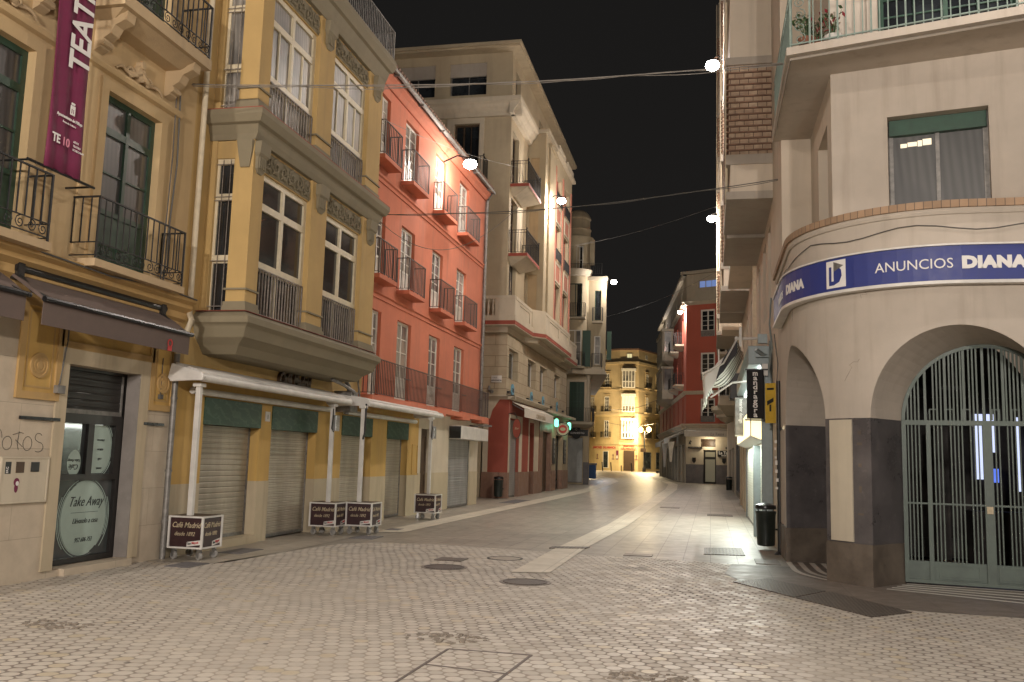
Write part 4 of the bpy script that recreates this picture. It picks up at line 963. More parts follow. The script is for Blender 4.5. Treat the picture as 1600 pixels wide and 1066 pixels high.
MB().zext([(-14,61.95),(-6.95,61.95),(-7.2,64.2),(-10.1,82),(-14,82)],14.1,14.35).build('cornice',M['cream'],B5)
MB().lathe((-9.3,63.2,14.35),[(.95,0),(.95,2.5),(1.1,2.7),(1.15,3.0),(.92,3.1),(.92,3.5),(.98,3.6),(.9,3.7),(.86,4.3),(.95,4.4),(.8,4.75),(.5,5.0),(0.05,5.15)],28).build('turret',M['beige'],B5,smooth=True)
XT=FE(62.27); window(XT,B5,-9.25,-8.75,14.6,16.6,.01,2,2,'whitew','glass',.06,th=.08)
MB().box(FE(62.5),-8.3,-8.0,-.3,0,15.3,17.1).build('window_shutter',M['beige'],B5)
railing(E5,B5,-10.2,-7.4,14.5,15.3,.3,'iron',.14,.01,name='terrace_railing')

# ================================================================== coral building at the right end of the street
A6=(-2.0,77.9)
E6=Fr(A6,(1.61+2.0,76.27-77.9)); E6.n=(-abs(E6.a[1]),-E6.a[0])
S6=Fr(A6,(-5.12+2.0,104.34-77.9)); S6.n=(-S6.a[1],S6.a[0])
B6=thing('red_corner_building','deep red building with a grey attic and white upper windows beyond the right terrace','building',(A6[0],A6[1],0))
EH=[(1.3,2.6,5.05,7.0),(1.3,2.6,8.56,10.85),(1.3,2.6,12.2,14.5)]
MB().grid(E6,0,9,4.9,15.0,-.4,0,EH).build('wall',M['rred'],B6,weld=True)
MB().grid(E6,0,9,15.0,17.6,-.4,-.02,[(1.1,2.9,16.35,17.05)]).grid(S6,0.02,34,15.0,17.6,-.4,-.02,[(y,y+.9,15.9,16.8) for y in range(4,32,6)]).build('attic_wall',M['rgrey'],B6,weld=True)
window(E6,B6,1.1,2.9,16.35,17.05,-.1,3,1,'rgrey','litb',.08)
for i,h in enumerate(EH):
    w=window(E6,B6,*h,-.08,2,5,'whitew' ,'glass',.14,mw=.035); MB().box(E6,1.35,2.55,-.02,.02,h[2],h[2]+.5).build('lower_grille',M['zinc'],w)
MB().grid(E6,1.1,2.8,5.0,14.6,.001,.002).build('x',M['rred'],B6) if False else None
MB().grid(E6,0,9,1.55,4.45,-.4,0,[(1.55,2.7,0,2.75),(1.3,2.65,3.0,3.65)]).build('ground_floor_wall',M['rgrey'],B6,weld=True)
MB().grid(E6,0,9,0,1.55,-.4,.01,[(1.55,2.7,0,2.75)]).build('stone_dado',M['darkdado'],B6,weld=True)
window(E6,B6,1.55,2.7,.02,2.75,-.1,1,1,'darkwood','litdim2' if 'litdim2' in M else 'curt',.14,transom=2.1,name='shop_door')
o=MB()
for i in range(7): o.box(E6,1.3,2.65,-.2,-.05,3.02+.09*i,3.07+.09*i)
o.build('ventilation_louvre',M['bwood'],B6)
MB().extr(E6,CORN(4.45,.45,.35),-.3,9).extr(S6,CORN(4.45,.45,.35),-.3,34).build('cornice',M['cream'],B6)
MB().extr(E6,CORN(7.35,.3,.2),-.2,9).extr(S6,CORN(7.35,.3,.2),-.2,34).build('string_course',M['cream'],B6)
MB().extr(E6,CORN(14.95,.35,.3),-.3,9).extr(S6,CORN(14.95,.35,.3),-.3,34).build('cornice',M['rgrey'],B6)
MB().box(E6,-.4,9,-.4,.35,17.6,17.85).box(S6,-.3,34,-.39,.35,17.6,17.85).build('roof_eave',M['rgrey'],B6)
MB().zext([(-1.95,78.3),(8,73.8),(9,110),(-5.9,111),],17.62,17.8).build('roof',M['roof'],B6)
SW=[(2.3+4.9*i,3.5+4.9*i,5.1,7.2) for i in range(6)]
MB().grid(S6,0.02,34,4.9,15.0,-.4,0,SW+[(2.6,3.8,8.4,10.9),(8,9.2,8.4,10.9),(2.6,3.8,11.9,14.2),(8,9.2,11.9,14.2)]).build('wall',M['rred'],B6,weld=True)
for h in SW: window(S6,B6,*h,-.2,1,2,'whitew','glass',.1)
for y in (2.6,8):
    for z in (8.4,11.9):
        window(S6,B6,y,y+1.2,z,z+2.4,-.15,2,3,'whitew','curt2',.08,name='balcony_door')
        o=MB().stack(S6,[(z-.5,y,y+1,0,.15),(z-.15,y-.5,y+1.7,0,.75),(z,y-.5,y+1.7,0,.8)]).build('balcony',M['cream'],B6); railing(S6,o,y-.5,y+1.7,z,z+1.0,.8,'iron',.16,.014)
for z0,z1 in ((7.9,11.1),(11.7,14.9)):
    o=MB(); o.stack(S6,[(z0-.5,14.5,21,0,.3),(z0,13.5,22,0,1.1),(z0+.9,13.5,22,0,1.1)]); o.box(S6,13.4,22.1,0,1.2,z1-.25,z1)
    for i in range(6): o.box(S6,13.5+1.66*i,13.7+1.66*i,.95,1.1,z0+.9,z1-.25)
    for d in (.1,.9): o.box(S6,13.5,13.62,d,d+.12,z0+.9,z1-.25)
    o=o.build('glazed_oriel',M['rgrey'],B6); MB().box(S6,13.62,21.9,0,1.0,z0+.9,z1-.25).build('pane',M['curt2'],o)
MB().grid(S6,0.02,34,0,4.45,-.4,0,[(1.5+3.6*i,4.1+3.6*i,0,3.2) for i in range(8)]).build('ground_floor_wall',M['rgrey'],B6,weld=True)
for i in range(8): MB().box(S6,1.5+3.6*i,4.1+3.6*i,-.3,-.2,0,3.2).build('shop_window',M['gglass'],B6)
def fixed_awning(fr,name,label,u0,u1,z0,z1,dep,txt=None):
    a=thing(name,label,'awning',fr((u0+u1)/2,.1,z0),'white awnings round the red corner building')
    o=MB(); o.extr(fr,[(.01,z1),(dep,z0+.45),(dep+.01,z0),(dep+.03,z0),(dep+.03,z0+.48),(.01,z1+.04)],u0,u1); o.build('canvas',M['mantel'],a)
    o=MB()
    for u in (u0+.05,u1-.05): o.tube([fr(u,.02,z1-.1),fr(u,dep,z0+.45)],.03,6)
    o.build('arm',M['white'],a)
    if txt: text(fr,txt,.34,u0+(u1-u0)*.7,z0+.1,dep+.04,M['zinc'],a,shear=.2)
    return a
fixed_awning(E6,'canvas_awning','white awning along the square side of the red corner building, above the door',.15,4.3,3.82,4.5,.6,'La Tasca')
fixed_awning(S6,'canvas_awning','white awning on the street side of the red corner building, nearest its corner',1.0,7.5,3.3,4.3,1.3)
fixed_awning(S6,'canvas_awning','lower white awning farthest along the street side of the red building',9,17,3.1,4.2,1.5)
o=thing('restaurant_sign','black restaurant sign with white gothic letters right of the glass door','sign',E6(3.4,.02,2.2)); MB().box(E6,2.85,4.4,.01,.08,2.22,2.72).build('board',M['black'],o)
text(E6,'La Tasca',.34,3.55,2.42,.085,M['lett'],o,bold=.01); text(E6,'BODEGUITA',.15,3.62,2.26,.085,M['lett'],o,bold=.004)
for u,lb in ((.3,'small black strip lamp left of the glass door'),(3.6,'small black strip lamp above the restaurant sign')):
    k=thing('strip_lamp',lb,'lamp',E6(u,.02,2.8),'strip lamps on the red corner building'); MB().box(E6,u,u+1.2,.02,.2,2.86,3.0).build('housing',M['black'],k); MB().box(E6,u+.1,u+1.1,.2,.22,2.9,2.96).build('label_strip',M['zinc'],k)
for u,lb in ((.75,'dark shield shaped wall plaque left of the glass door'),(3.4,'dark shield shaped wall plaque right of the glass door')):
    k=MB().face(E6,[(u-.16,2.2 if False else 2.1),(u-.16,1.8),(u,1.65),(u+.16,1.8),(u+.16,2.1)],.01,.06).build('wall_plaque',M['iron']); tag(k,lb,'plaque','shield plaques')
for u in (.5,): 
    k=MB().tube([E6(u,.02,3.4),E6(u,.2,3.5),E6(u,.3,3.35)],.04,6).lathe(E6(u,.3,3.2),[(.12,0),(.05,.2)],8).build('wall_lantern',M['iron']); tag(k,'small black wall lantern above the strip lamp of the red corner building','lantern')
for u,lb in ((.9,'rolled white side curtain hanging nearest the red building corner'),(8.2,'slack white side curtain hanging farther along the red building')):
    k=MB(); k.stack(S6,[(1.7 if u<5 else 1.2,u+.1,u+.4,1.1,1.25),(2.6,u,u+.5,1.0,1.3),(3.4,u-.1,u+.9,.9,1.4)]); k=k.build('awning_curtain',M['mantel']); tag(k,lb,'curtain','white side curtains of the awnings')

# ================================================================== far yellow facade with the lamp
P7=[(-23,161),(-19.6,157.8),(-15.1,155),(-11.9,155),(-7.9,165),(-5.5,173)]
B7=thing('yellow_corner_building','yellow faceted building closing the street, lit by an orange lamp','building',(-13.5,155,0))
FS=[]
for i in range(5):
    a,b=P7[i],P7[i+1]; f=Fr(a,(b[0]-a[0],b[1]-a[1])); f.n=(f.a[1],-f.a[0]); f.L=math.hypot(b[0]-a[0],b[1]-a[1]); FS.append(f)
def band(z0,z1,m,out=0,name='wall'):
    o=MB()
    pts=[(x,y-out) for x,y in P7]+[(-5.5,185),(-23,185)]
    o.zext(pts,z0,z1); return o.build(name,M[m],B7)
band(0,4.4,'fyel',name='ground_floor_wall'); band(4.4,4.75,'fyel',.25,'string_course'); band(4.75,9.4,'fyel'); band(9.4,9.7,'far_up',.2,'string_course'); band(9.7,13.6,'far_up'); band(13.6,13.9,'far_up',.2,'string_course')
band(13.9,18.1,'far_up'); band(18.1,18.5,'far_up',.35,'cornice'); band(18.5,20.5,'far_up',-.1,'attic_wall'); band(20.5,20.75,'roof',.3,'roof')
f=FS[2]
for z0,z1,g in ((5.4,8.9,'curt'),(9.9,13.0,'litw'),(14.0,17.3,'curt2')):
    o=MB(); a,b=.45,2.65
    o.box(f,a-.15,b+.15,0,.75,z1-.45,z1); o.box(f,a,b,.0,.65,z0,z0+.15); o.box(f,a,b,.6,.68,z0+1.0,z0+1.15)
    for i in range(5): o.box(f,a+(b-a-.15)*i/4,a+(b-a-.15)*i/4+.15,.55,.7,z0,z1-.45)
    o=o.build('glazed_oriel',M['whitew'],B7); MB().box(f,a+.05,b-.05,0,.6,z0+1.15,z1-.45).build('pane',M[g],o); MB().box(f,a+.05,b-.05,0,.58,z0+.15,z0+1.0).build('apron_panel',M['curt2'],o)
def fwin(f,u,z0,z1,balc=True):
    window(f,B7,u-.5,u+.5,z0,z1,.05,2,4,'whitew','glass',.14,mw=.06,th=.1)
    MB().grid(f,u-.62,u+.62,z0,z1+.12,.001,.08,[(u-.5,u+.5,z0-.1,z1)]).box(f,u-.7,u+.7,0,.15,z1+.3,z1+.42).build('window_surround',M['far_up'],B7)
    if balc:
        o=MB().box(f,u-.95,u+.95,0,.5,z0-.15,z0).build('balcony',M['far_up'],B7); railing(f,o,u-.95,u+.95,z0,z0+.95,.5,'iron',.16,.016)
for z0,z1 in ((5.6,8.5),(10.0,12.6),(14.2,16.6)):
    fwin(FS[1],2.6,z0,z1); fwin(FS[0],4.0,z0,z1)
    fwin(FS[3],3.2,z0,z1); fwin(FS[3],7.3,z0,z1); fwin(FS[4],3.5,z0,z1)
for f_,u in ((FS[2],1.6),(FS[1],2.6),(FS[3],3.0),(FS[3],7.5)): window(f_,B7,u-.45,u+.45,19.1,19.9,-.02 if 0 else .0,2,1,'whitew','litw' if u==1.6 else 'curt2',.08)
MB().box(FS[2],.8,2.6,.0,.1,.1,3.4).build('shop_door',M['bwood'],B7)
for f_,u0,u1 in ((FS[1],1.9,3.1),(FS[0],1.2,2.4),(FS[3],2.0,5.0),(FS[3],7.0,8.4)):
    window(f_,B7,u0,u1,.4,3.3,.06,1,1,'whitew' if f_ is not FS[3] else 'zinc','gglass',.1,name='shop_window')
o=MB().box(FS[1],-.5,4.9,.02,.08,3.62,4.22).build('shop_sign',M['fyel'],B7); text(FS[1],'JAMONES  SALAMANCA',.56,2.2,3.70,.1,M['logor'],o,bold=.02,sx=.82)
o=MB().box(FS[2],.3,3.0,.02,.08,3.55,4.4).build('shop_sign',M['fyel'],B7); text(FS[2],'JAMONES',.42,1.65,4.02,.1,M['logor'],o,bold=.015); text(FS[2],'SALAMANCA',.42,1.65,3.6,.1,M['logor'],o,bold=.015)
o=MB().box(FS[1],4.75,5.2,.03,.08,1.9,3.4).build('poster',M['banner'],B7); MB().plate(FS[1],4.98,2.3,.18,.3,.08,.1,14).build('poster_figure',M['mantel'],o)
for f_,u in ((FS[1],.7),(FS[1],4.1),(FS[2],2.95)):
    MB().box(f_,u-.07,u+.07,.02,.05,1.9,2.5).plate(f_,u,2.6,.16,.2,.02,.05,10).plate(f_,u,1.95,.3,.1,.02,.05,12).build('painted_motif',M['brown'],B7)
# ================================================================== right hand terrace
B8=thing('balconied_building','pale rendered building on the right with stacked tile clad bays and shops below','building',(1.3,40,0))
NH=[(20.3,21.2,5.1,6.95),(22.1,23.3,5.1,6.95),(24.6,25.6,5.1,6.95),(27.6,28.6,5.1,6.9),(29.6,30.4,5.1,6.9),(33,34,5.1,6.9),(37,38,5.1,6.9),(28,29.4,8.4,10.4),(28,29.4,12,14),
    (40.2,50.9,0,2.75),(31.5,33.2,0,2.6),(53,58,0,2.6),(61,66,0,2.6)]
MB().grid(FN,18.4,75,0,24,-.35,0,NH).build('wall',M['nwall'],B8,weld=True)
MB().box(FN,19.7,75,-8,-.36,0,23.8).build('roof',M['nwall'],B8)
for i,h in enumerate(NH[:9]): window(FN,B8,*h,-.22,2,1,'bwood','glass',.06,sill=.05)
window(FN,B8,40.2,50.9,.02,2.75,-.06,6,1,'darkwood','gglass',.08,kick=.12,name='shop_window')
shutter(FN,B8,31.5,33.2,0,2.6,-.15,'shutg')
for a,b in ((53,58),(61,66)): window(FN,B8,a,b,.02,2.6,-.1,3,1,'darkwood','gglass',.08,name='shop_window')
for y in (33.4,35.6,38.6):
    MB().box(FN,y,y+.9,0,.10,0,3.6).build('pier',M['dado'],B8)
def nbay(y0,y1,xo,zs,zt,first=3.05,panel=True):
    d=1.3-xo; o=MB(); E=FE(y0)
    # levels: slab band .3, white .6/1.4, band .15, tiled 2.0, band .15
    z=zs; k=0
    body=MB(); bands=MB(); tiles=MB()
    seq=[('b',.17),('w',.60),('b',.22),('t',2.03),('b',.17),('w',1.42),('b',.24),('t',2.0),('b',.17),('w',1.3),('b',.24),('t',2.0),('b',.17),('w',1.3)]
    body.box(FN,y0+.03,y1-.03,0,d-.06,zs+.01,zt)
    for t_,h in seq:
        if z>=zt: break
        h=min(h,zt-z); e=z+h
        if t_=='b': bands.box(FN,y0-.03,y1,0,d+.04,z,e)
        elif t_=='w': body.box(FN,y0+.0,y1-.02,0.002,d-.05,z,e)
        else: tiles.box(FN,y0+.02,y1-.02,0.001,d-.02,z,e)
        z=e
    b=body.build('bay',M['nwall'],B8); bands.build('slab_edge',M['conc'],b,split=True)
    if tiles.v: tiles.build('tile_cladding',M['brickt'],b,split=True)
    q=MB(); zz=math.ceil((zs+.17+.6+.22)/.135)*.135
    while zz<zt-2:
        for i in range(14): q.box(FN,y0-.025,y1,.02,d+.03,zz+.135*i-.014,zz+.135*i+.014)
        zz=math.ceil((zz+2.0+.17+1.42+.24)/.135)*.135
    if q.v: q.build('tile_ridges',M['roof'],b,split=False)
    v=MB(); v.tube([FN(y0+.25,d+.03,zs),FN(y0+.25,d+.03,zt)],.03,6); v.build('edge_pipe',M['cpipe'],b)
    return b
nbay(19.5,22.6,.37,7.28,24); 
MB().box(FN,22.6,22.75,0,.90,7.2,7.3).build('beam',M['conc'],B8)
nbay(22.75,26.4,.40,7.30,24); nbay(31.6,36.0,.40,7.55,24); MB().box(FN,36.0,36.2,0,.95,7.5,7.65).build('beam',M['conc'],B8); nbay(36.2,39.4,.42,7.6,24); nbay(43,48.5,.34,7.6,24)
for z in (7.5,11.1,14.7):
    o=MB().box(FN,26.9,31.0,0,.72,z,z+.14).box(FN,26.9,27.0,.01,.70,z+.14,z+.3).build('balcony',M['nwall'],B8); railing(FN,o,26.95,30.95,z+.14,z+1.1,.7,'greeniron',.14,.01)
MB().box(FN,26.75,26.88,0,.10,3.9,7.9).build('white_downpipe',M['cpipe'],B8)
for y in (40,49,51):
    for z in (7.4,10.9): MB().box(FN,y,y+1.9,0,.8,z,z+.15).build('balcony',M['nwall'],B8)
# corbelled oriel at the far end
o=MB(); o.lathe((.95,55,4.0),[(.05,0),(.35,.15),(.5,.3),(.62,.35),(.62,.5),(.9,.75),(.9,1.0)],20); o.stack(FN,[(4.4,53,57,0,.4),(4.9,52,58,0,.85),(5.0,52,58,0,.9)]); o=o.build('oriel_corbel',M['cream'],B8,smooth=True)
o=MB().box(FN,52,58,0,.85,5.0,5.4).box(FN,52,58,0,.9,8.4,9).build('oriel',M['cream'],B8)
for z in (5.4,9.0,12.5): window(FE(52.02),B8,.42,1.28,z,z+2.9,0,2,3,'whitew','glass',.08)
MB().box(FN,52.05,58,0,.83,5.4,22).build('oriel_wall',M['cream'],B8)
for i,z in enumerate((5.4,9,12.5)): railing(FN,B8,50.8,52,z,z+1,.8,'iron',.12,.012)
MB().box(FN,59,74,0,.7,5.5,22).build('bay',M['nwall'],B8)
o=thing('outdoor_speaker','black boxy unit fixed high on the wall beyond the striped awning','speaker',(1.2,34,3.9)); MB().box(FN,34,35,.1,.62,4.0,4.95).build('housing',M['black'],o,bevel=.03); MB().box(FN,34.2,34.8,0,.12,4.4,4.6).build('bracket',M['dmetal'],o)

# lit shop front
B9=thing('lit_shopfront','grey metal shop front with lit fascia above a white roller shutter','shopfront',(1.2,22,0))
o=MB(); E=FE(20.2)
o.box(E,1.07,1.298,-.12,0,.05,3.8); o.zext([(.80,20.2),(1.29,20.2),(1.29,30),(.86,30),(.80,29)],3.8,4.21); o.box(E,.98,1.29,-2.1,-2.0,0,2.1); o.zext([(1.15,29.9),(1.29,29.9),(1.29,30.1),(1.1,30.1)],0,3.8)
o.build('metal_frame',M['greybox'],B9,bevel=.012)
Fs=Fr((1.14,0),(0,1),(-1,0))
shutter(Fs,B9,20.35,24.9,0.02,2.15,0,'shutl'); shutter(Fs,B9,25.0,29.7,.02,2.15,0,'shutl')
o=MB(); o.extr(Fs,[(-.1,2.15),(.02,2.15),(.30,2.25),(.30,2.85),(-.1,2.85)],20.3,29.8); fb=o.build('fascia',M['white'],B9)
o=MB(); o.box(Fs,20.4,29.7,.301,.31,2.28,2.82); o.face(FE(20.3),[(.86,2.27),(1.10,2.18),(1.10,2.84),(.86,2.84)],.001,.01); o.build('lit_panel',M['litbox'],fb)
MB().box(Fs,20.3,29.8,-.1,-.02,2.85,3.8).build('back_panel',M['white'],B9)
MB().box(Fs,20.5,29.5,.05,.10,3.72,3.79).build('strip_light',M['strip'],B9)
o=MB(); o.tube([(1.28,20.15,4.0),(1.1,20.1,4.0),(.95,20.0,4.1)],.05,6); o.box(E,.95,1.25,.0,.12,3.95,4.1); o.box(E,1.0,1.2,.01,.1,4.25,4.45); o.tube([(1.25,20.1,4.3),(1.22,19.95,3.7),(1.28,19.9,3.3)],.02,5); o.tube([(1.27,19.9,5.2),(1.22,19.7,4.6),(1.26,19.6,4.1),(1.2,19.8,3.6)],.02,5)
o.build('wiring',M['greybox'],B9)
MB().box(FE(20.1),1.08,1.2,0,.04,3.55,3.8).build('meter_box',M['white'],B9)
sg=thing('hanging_sign','tall black vertical sign with white letters, the nearer of the two shop signs','sign',(.9,20.15,2.6),'vertical shop signs')
X_=FE(20.05); MB().box(X_,.76,1.11,-.05,.05,2.62,3.66).build('board',M['blacksign'],sg,bevel=.01)
for i,ch in enumerate('mandragora'): text(X_,ch,.15,.935,3.54-.098*i,.056,M['lett'],sg,bold=.004,sx=1.25 if ch!='m' else .95)
MB().box(X_,.72,1.25,-.02,.02,3.66,3.69).box(X_,.72,1.25,-.02,.02,2.58,2.61).build('bracket',M['dmetal'],sg)
sg=thing('hanging_sign','grey vertical sign with white letters, the farther and lower of the two shop signs','sign',(.8,24.2,2.4),'vertical shop signs')
X_=FE(24.2); MB().box(X_,.62,.92,-.05,.05,2.40,3.36).build('board',M['zinc'],sg,bevel=.01)
text(X_,'interior design',.12,.735,3.32,.056,M['lett'],sg,align='LEFT',rot=-PI/2,bold=.003,sx=.88)
MB().box(X_,.92,1.3,-.02,.02,3.25,3.28).box(X_,.62,.92,.05,.08,2.36,2.40).build('bracket',M['white'],sg)
ss=thing('security_camera_sign','yellow warning sign with a black camera symbol beside the shop front','sign',(1.2,19.4,2.5))
X_=Fr((1.16,19.2),(.16,-.35)); X_.n=(-.91,-.41)
X_=Fr((1.10,19.35),(.20,-.12),(-.48,-.88)); MB().box(X_,0,.25,-.02,.01,2.5,3.32).build('plate',M['yellow'],ss,bevel=.008)
o=MB(); o.face(X_,[(.05,2.86),(.19,2.94),(.19,3.02),(.05,2.95)],.011,.016); o.box(X_,.10,.14,.011,.016,2.74,2.88); o.box(X_,.05,.2,.011,.016,3.18,3.22); o.build('symbol',M['black'],ss)
# striped awning
sa=thing('striped_awning','grey and white striped awning sagging out from the shop wall on metal arms','awning',(1.1,22.5,3),)
o=MB(); n=12; vs=[];fs=[]
A,Bp,Cc,Dd=Vector((.62,22,4.58)),Vector((-.17,22.2,3.78)),Vector((.90,26,4.66)),Vector((.06,26,3.72))
for i in range(n+1):
    for j in range(n+1):
        s,t=i/n,j/n; p=(A*(1-s)+Bp*s)*(1-t)+(Cc*(1-s)+Dd*s)*t; p.z-=.22*math.sin(PI*s)*(.4+t)+.04*math.sin(t*14+s*4); vs.append(tuple(p))
for i in range(n):
    for j in range(n): a=i*(n+1)+j; fs.append((a,a+1,a+n+2,a+n+1))
o.add(vs,fs); vs=[];fs=[]
for j in range(n+1):
    t=j/n; p=Bp*(1-t)+Dd*t
    for k in range(5): vs.append((p.x+.03*math.sin(t*17+k),p.y+.05*k*math.sin(t*9),p.z-(.80*(1-t)**1.5+.12)*k/4))
for j in range(n):
    for k in range(4): a=j*5+k; fs.append((a,a+5,a+6,a+1))
o.add(vs,fs)
vs=[];fs=[]
for i in range(n+1):   # hanging side flap toward the square
    s=i/n; p=A*(1-s)+Bp*s
    for k in range(5): vs.append((p.x+.02*math.sin(s*20),p.y-.01*k,p.z-.22*math.sin(PI*s)*.4-(.30+.45*s**3)*k/4))
for i in range(n):
    for k in range(4): a=i*5+k; fs.append((a,a+5,a+6,a+1))
o.add(vs,fs)
ob=o.build('canvas',M['stripes'],sa,smooth=True); ob.modifiers.new('t','SOLIDIFY').thickness=.006
o=MB(); o.tube([(1.28,22,4.62),(.62,22,4.60)],.035,6); o.tube([(.62,22,4.60),(.3,21.9,4.0),(-.17,22.1,3.78)],.022,6); o.tube([(.9,22,3.6),(.5,21.95,3.55),(.0,22.0,3.2)],.025,6); o.tube([(-.17,22.2,3.8),(-.15,26,3.5)],.03,6); o.tube([(.6,22,4.62),(.75,26,4.72)],.04,8)
o.box(FE(21.9),.66,.72,0,.06,4.4,4.85); o.build('arm',M['white'],sa)

# litter bins
def bin_(label,x,y,pole=False):
    b=thing('litter_bin',label,'bin',(x,y,.0),'litter bins')
    MB().lathe((x,y,.12),[(.15,-.04),(.17,-.02),(.19,.57),(.20,.59),(.20,.63)],20).build('body',M['bin'],b,smooth=True)
    MB().lathe((x,y,.74),[(.20,.05),(.205,.08),(.19,.13),(.06,.17)],20).build('lid',M['dmetal'],b,smooth=True)
    o=MB()
    for a in range(3): w=a*2.1+.5; o.tube([(x+.15*math.cos(w),y+.15*math.sin(w),.70),(x+.18*math.cos(w),y+.18*math.sin(w),.82)],.012,5)
    o.tube([(x+.1,y,.4),(x+.24,y,.4)],.02,6); o.build('bracket',M['black'],b)
    return b
bin_('dark green litter bin with a metal lid between the shop front and the arcade pier',1.07,18.9)
bin_('small dark litter bin far along the right wall before the red building',1.1,57)
b_=bin_('round dark litter bin standing at the corner of the beige building, below its red wall',-8.4,36.35)
po=thing('sticker_pole','dark pole covered with torn stickers next to the nearest litter bin','pole',(1.24,18.0,0))
MB().tube([(1.27,18.0,0),(1.27,18.0,3.25)],.045,10).lathe((1.27,18,0),[(.10,0),(.10,.02),(.05,.06)],10).build('post',M['black'],po,smooth=True)
o=MB()
for i in range(7):
    z=1.2+.14*i+.05*random.random(); w=random.uniform(3.6,4.9); o.box(Fr((1.24+.047*math.cos(w),18+.047*math.sin(w)),(-math.sin(w),math.cos(w)),(math.cos(w),math.sin(w))),-.025,.02,-.001,.003,z,z+.03+.06*random.random())
o.build('sticker',M['lett'],po,split=True)
MB().tube([(1.24,18,3.2),(1.27,18.1,3.6),(1.22,18.3,4.2)],.012,5).build('cable',M['cable'],po)

# ================================================================== round corner building with arches
B10=thing('arcaded_corner_building','rounded grey plaster corner building with arches, marble piers and a green iron gate','building',(3.5,15.5,0))
SP=2.36
AR=[dict(c=.063,r=1.254,h=1.25),dict(c=3.30,r=1.2,h=1.28),dict(c=7.9,r=1.25,h=1.28)]
def zarc(u):
    for a in AR:
        t=(u-a['c'])/a['r']
        if abs(t)<1: return SP+a['h']*math.sqrt(1-t*t)
    return SP
us=sorted([-2.85,10.5]+[a['c']+a['r']*math.cos(PI*i/28) for a in AR for i in range(29)])
us=sorted(us+[x for x in [-2.75+.13*i for i in range(101)] if all(abs(x-y)>.05 for y in us)])
vs=[];fs=[]; ZT=5.22
for u in us: vs+=[PC(u,0,zarc(u)),PC(u,0,ZT),PC(u,-.9,ZT),PC(u,-.9,max(zarc(u),SP))]
for i in range(len(us)-1):
    a=i*4; fs+=[(a,a+4,a+5,a+1),(a+1,a+5,a+6,a+2),(a+3,a+2,a+6,a+7)]
wl=MB().add(vs,fs)
INN=[dict(c=Vector((2.16,16.0)),v=Vector((.0,-1.1)),h=1.15),dict(c=Vector((3.86,14.29)),v=Vector((1.09,-.17)),h=1.12),dict(c=Vector((7.95,14.3)),v=Vector((1.12,0)),h=1.12)]
def reveal(k,z0,z1,mb,arch=False,only=None):
    a=AR[k];I=INN[k]
    if arch:
        vs=[];fs=[];n=28
        for i in range(n+1):
            t=PI*i/n; c,s=math.cos(t),math.sin(t)
            p=I['c']+I['v']*c; u=a['c']+a['r']*c
            vs+=[PC(u,0,SP+a['h']*s),(p.x,p.y,SP+I['h']*s)]
        for i in range(n): fs.append((i*2,i*2+1,i*2+3,i*2+2))
        mb.add(vs,fs)
    else:
        for sg_ in (-1,1):
            u=a['c']+a['r']*sg_; p=I['c']+I['v']*sg_
            q=PC(u,0,0); mb.add([(q[0],q[1],z0),(p.x,p.y,z0),(p.x,p.y,z1),(q[0],q[1],z1)],[(0,1,2,3)])
for k in range(3): reveal(k,0,0,wl,True)
wl.build('arcade_wall',M['cwall'],B10)
def piers(z0,z1,m,out,name):
    o=MB()
    for a,b in ((-2.85,AR[0]['c']-AR[0]['r']),(AR[0]['c']+AR[0]['r'],AR[1]['c']-AR[1]['r']),(AR[1]['c']+AR[1]['r'],AR[2]['c']-AR[2]['r'])):
        n=10; P_=[PC(a+(b-a)*i/n,out,0) for i in range(n+1)]
        kk={-2.85:(None,0),AR[0]['c']+AR[0]['r']:(0,1),AR[1]['c']+AR[1]['r']:(1,2)}[a]
        back=[]
        if kk[1] is not None: q=INN[kk[1]]['c']-INN[kk[1]]['v']; back.append((q.x-(-1)*0,q.y))
        if kk[0] is not None: q=INN[kk[0]]['c']+INN[kk[0]]['v']; back.append((q.x,q.y))
        else: back.append((2.1,18.4))
        o.zext([(p[0],p[1]) for p in P_]+back,z0,z1)
    return o.build(name,m,B10,split=True)
piers(.58,SP-.002,M['marb'],.004,'marble_cladding'); piers(0,.579,M['base'],.02,'granite_base')
o=MB(); n=6; a,b=1.317+.11,1.317+.50; vs=[]
o.extr(PC,[(.006,.60),(.03,.60),(.03,2.34),(.006,2.34)],a,b,6); o.build('blank_panel',M['panel'],B10)
o=MB()
for z,w_,e in ((2.12,.03,.06),(1.97,.06,.04),(1.66,.03,.05),(1.3,.02,.09),(.98,.07,.03)): o.extr(PC,[(.0045,z),(.0065,z),(.0065,z+e),(.0045,z+e)],1.317+.60-w_/2,1.317+.62+w_/2,2)
o.build('glue_mark',M['base'],B10)
MB().box(PC,-2.84,-1.25,.003,.012,.6,2.3).build('side_panel',M['cwall'],B10)
o=MB(); rc=random.Random(5)
for u0,z0,l in ((1.7,2.9,.9),(2.0,4.1,.7),(4.6,3.2,1.2),(1.1,4.3,.6),(.2,4.0,.5)):
    pts=[];u=u0;z=z0
    for i in range(9): pts.append(PC(u,.001,z)); u+=rc.uniform(-.06,.09)*l; z+=rc.uniform(-.02,.09)*l
    o.tube(pts,.0022,3)
o.build('plaster_crack',M['base'],B10)
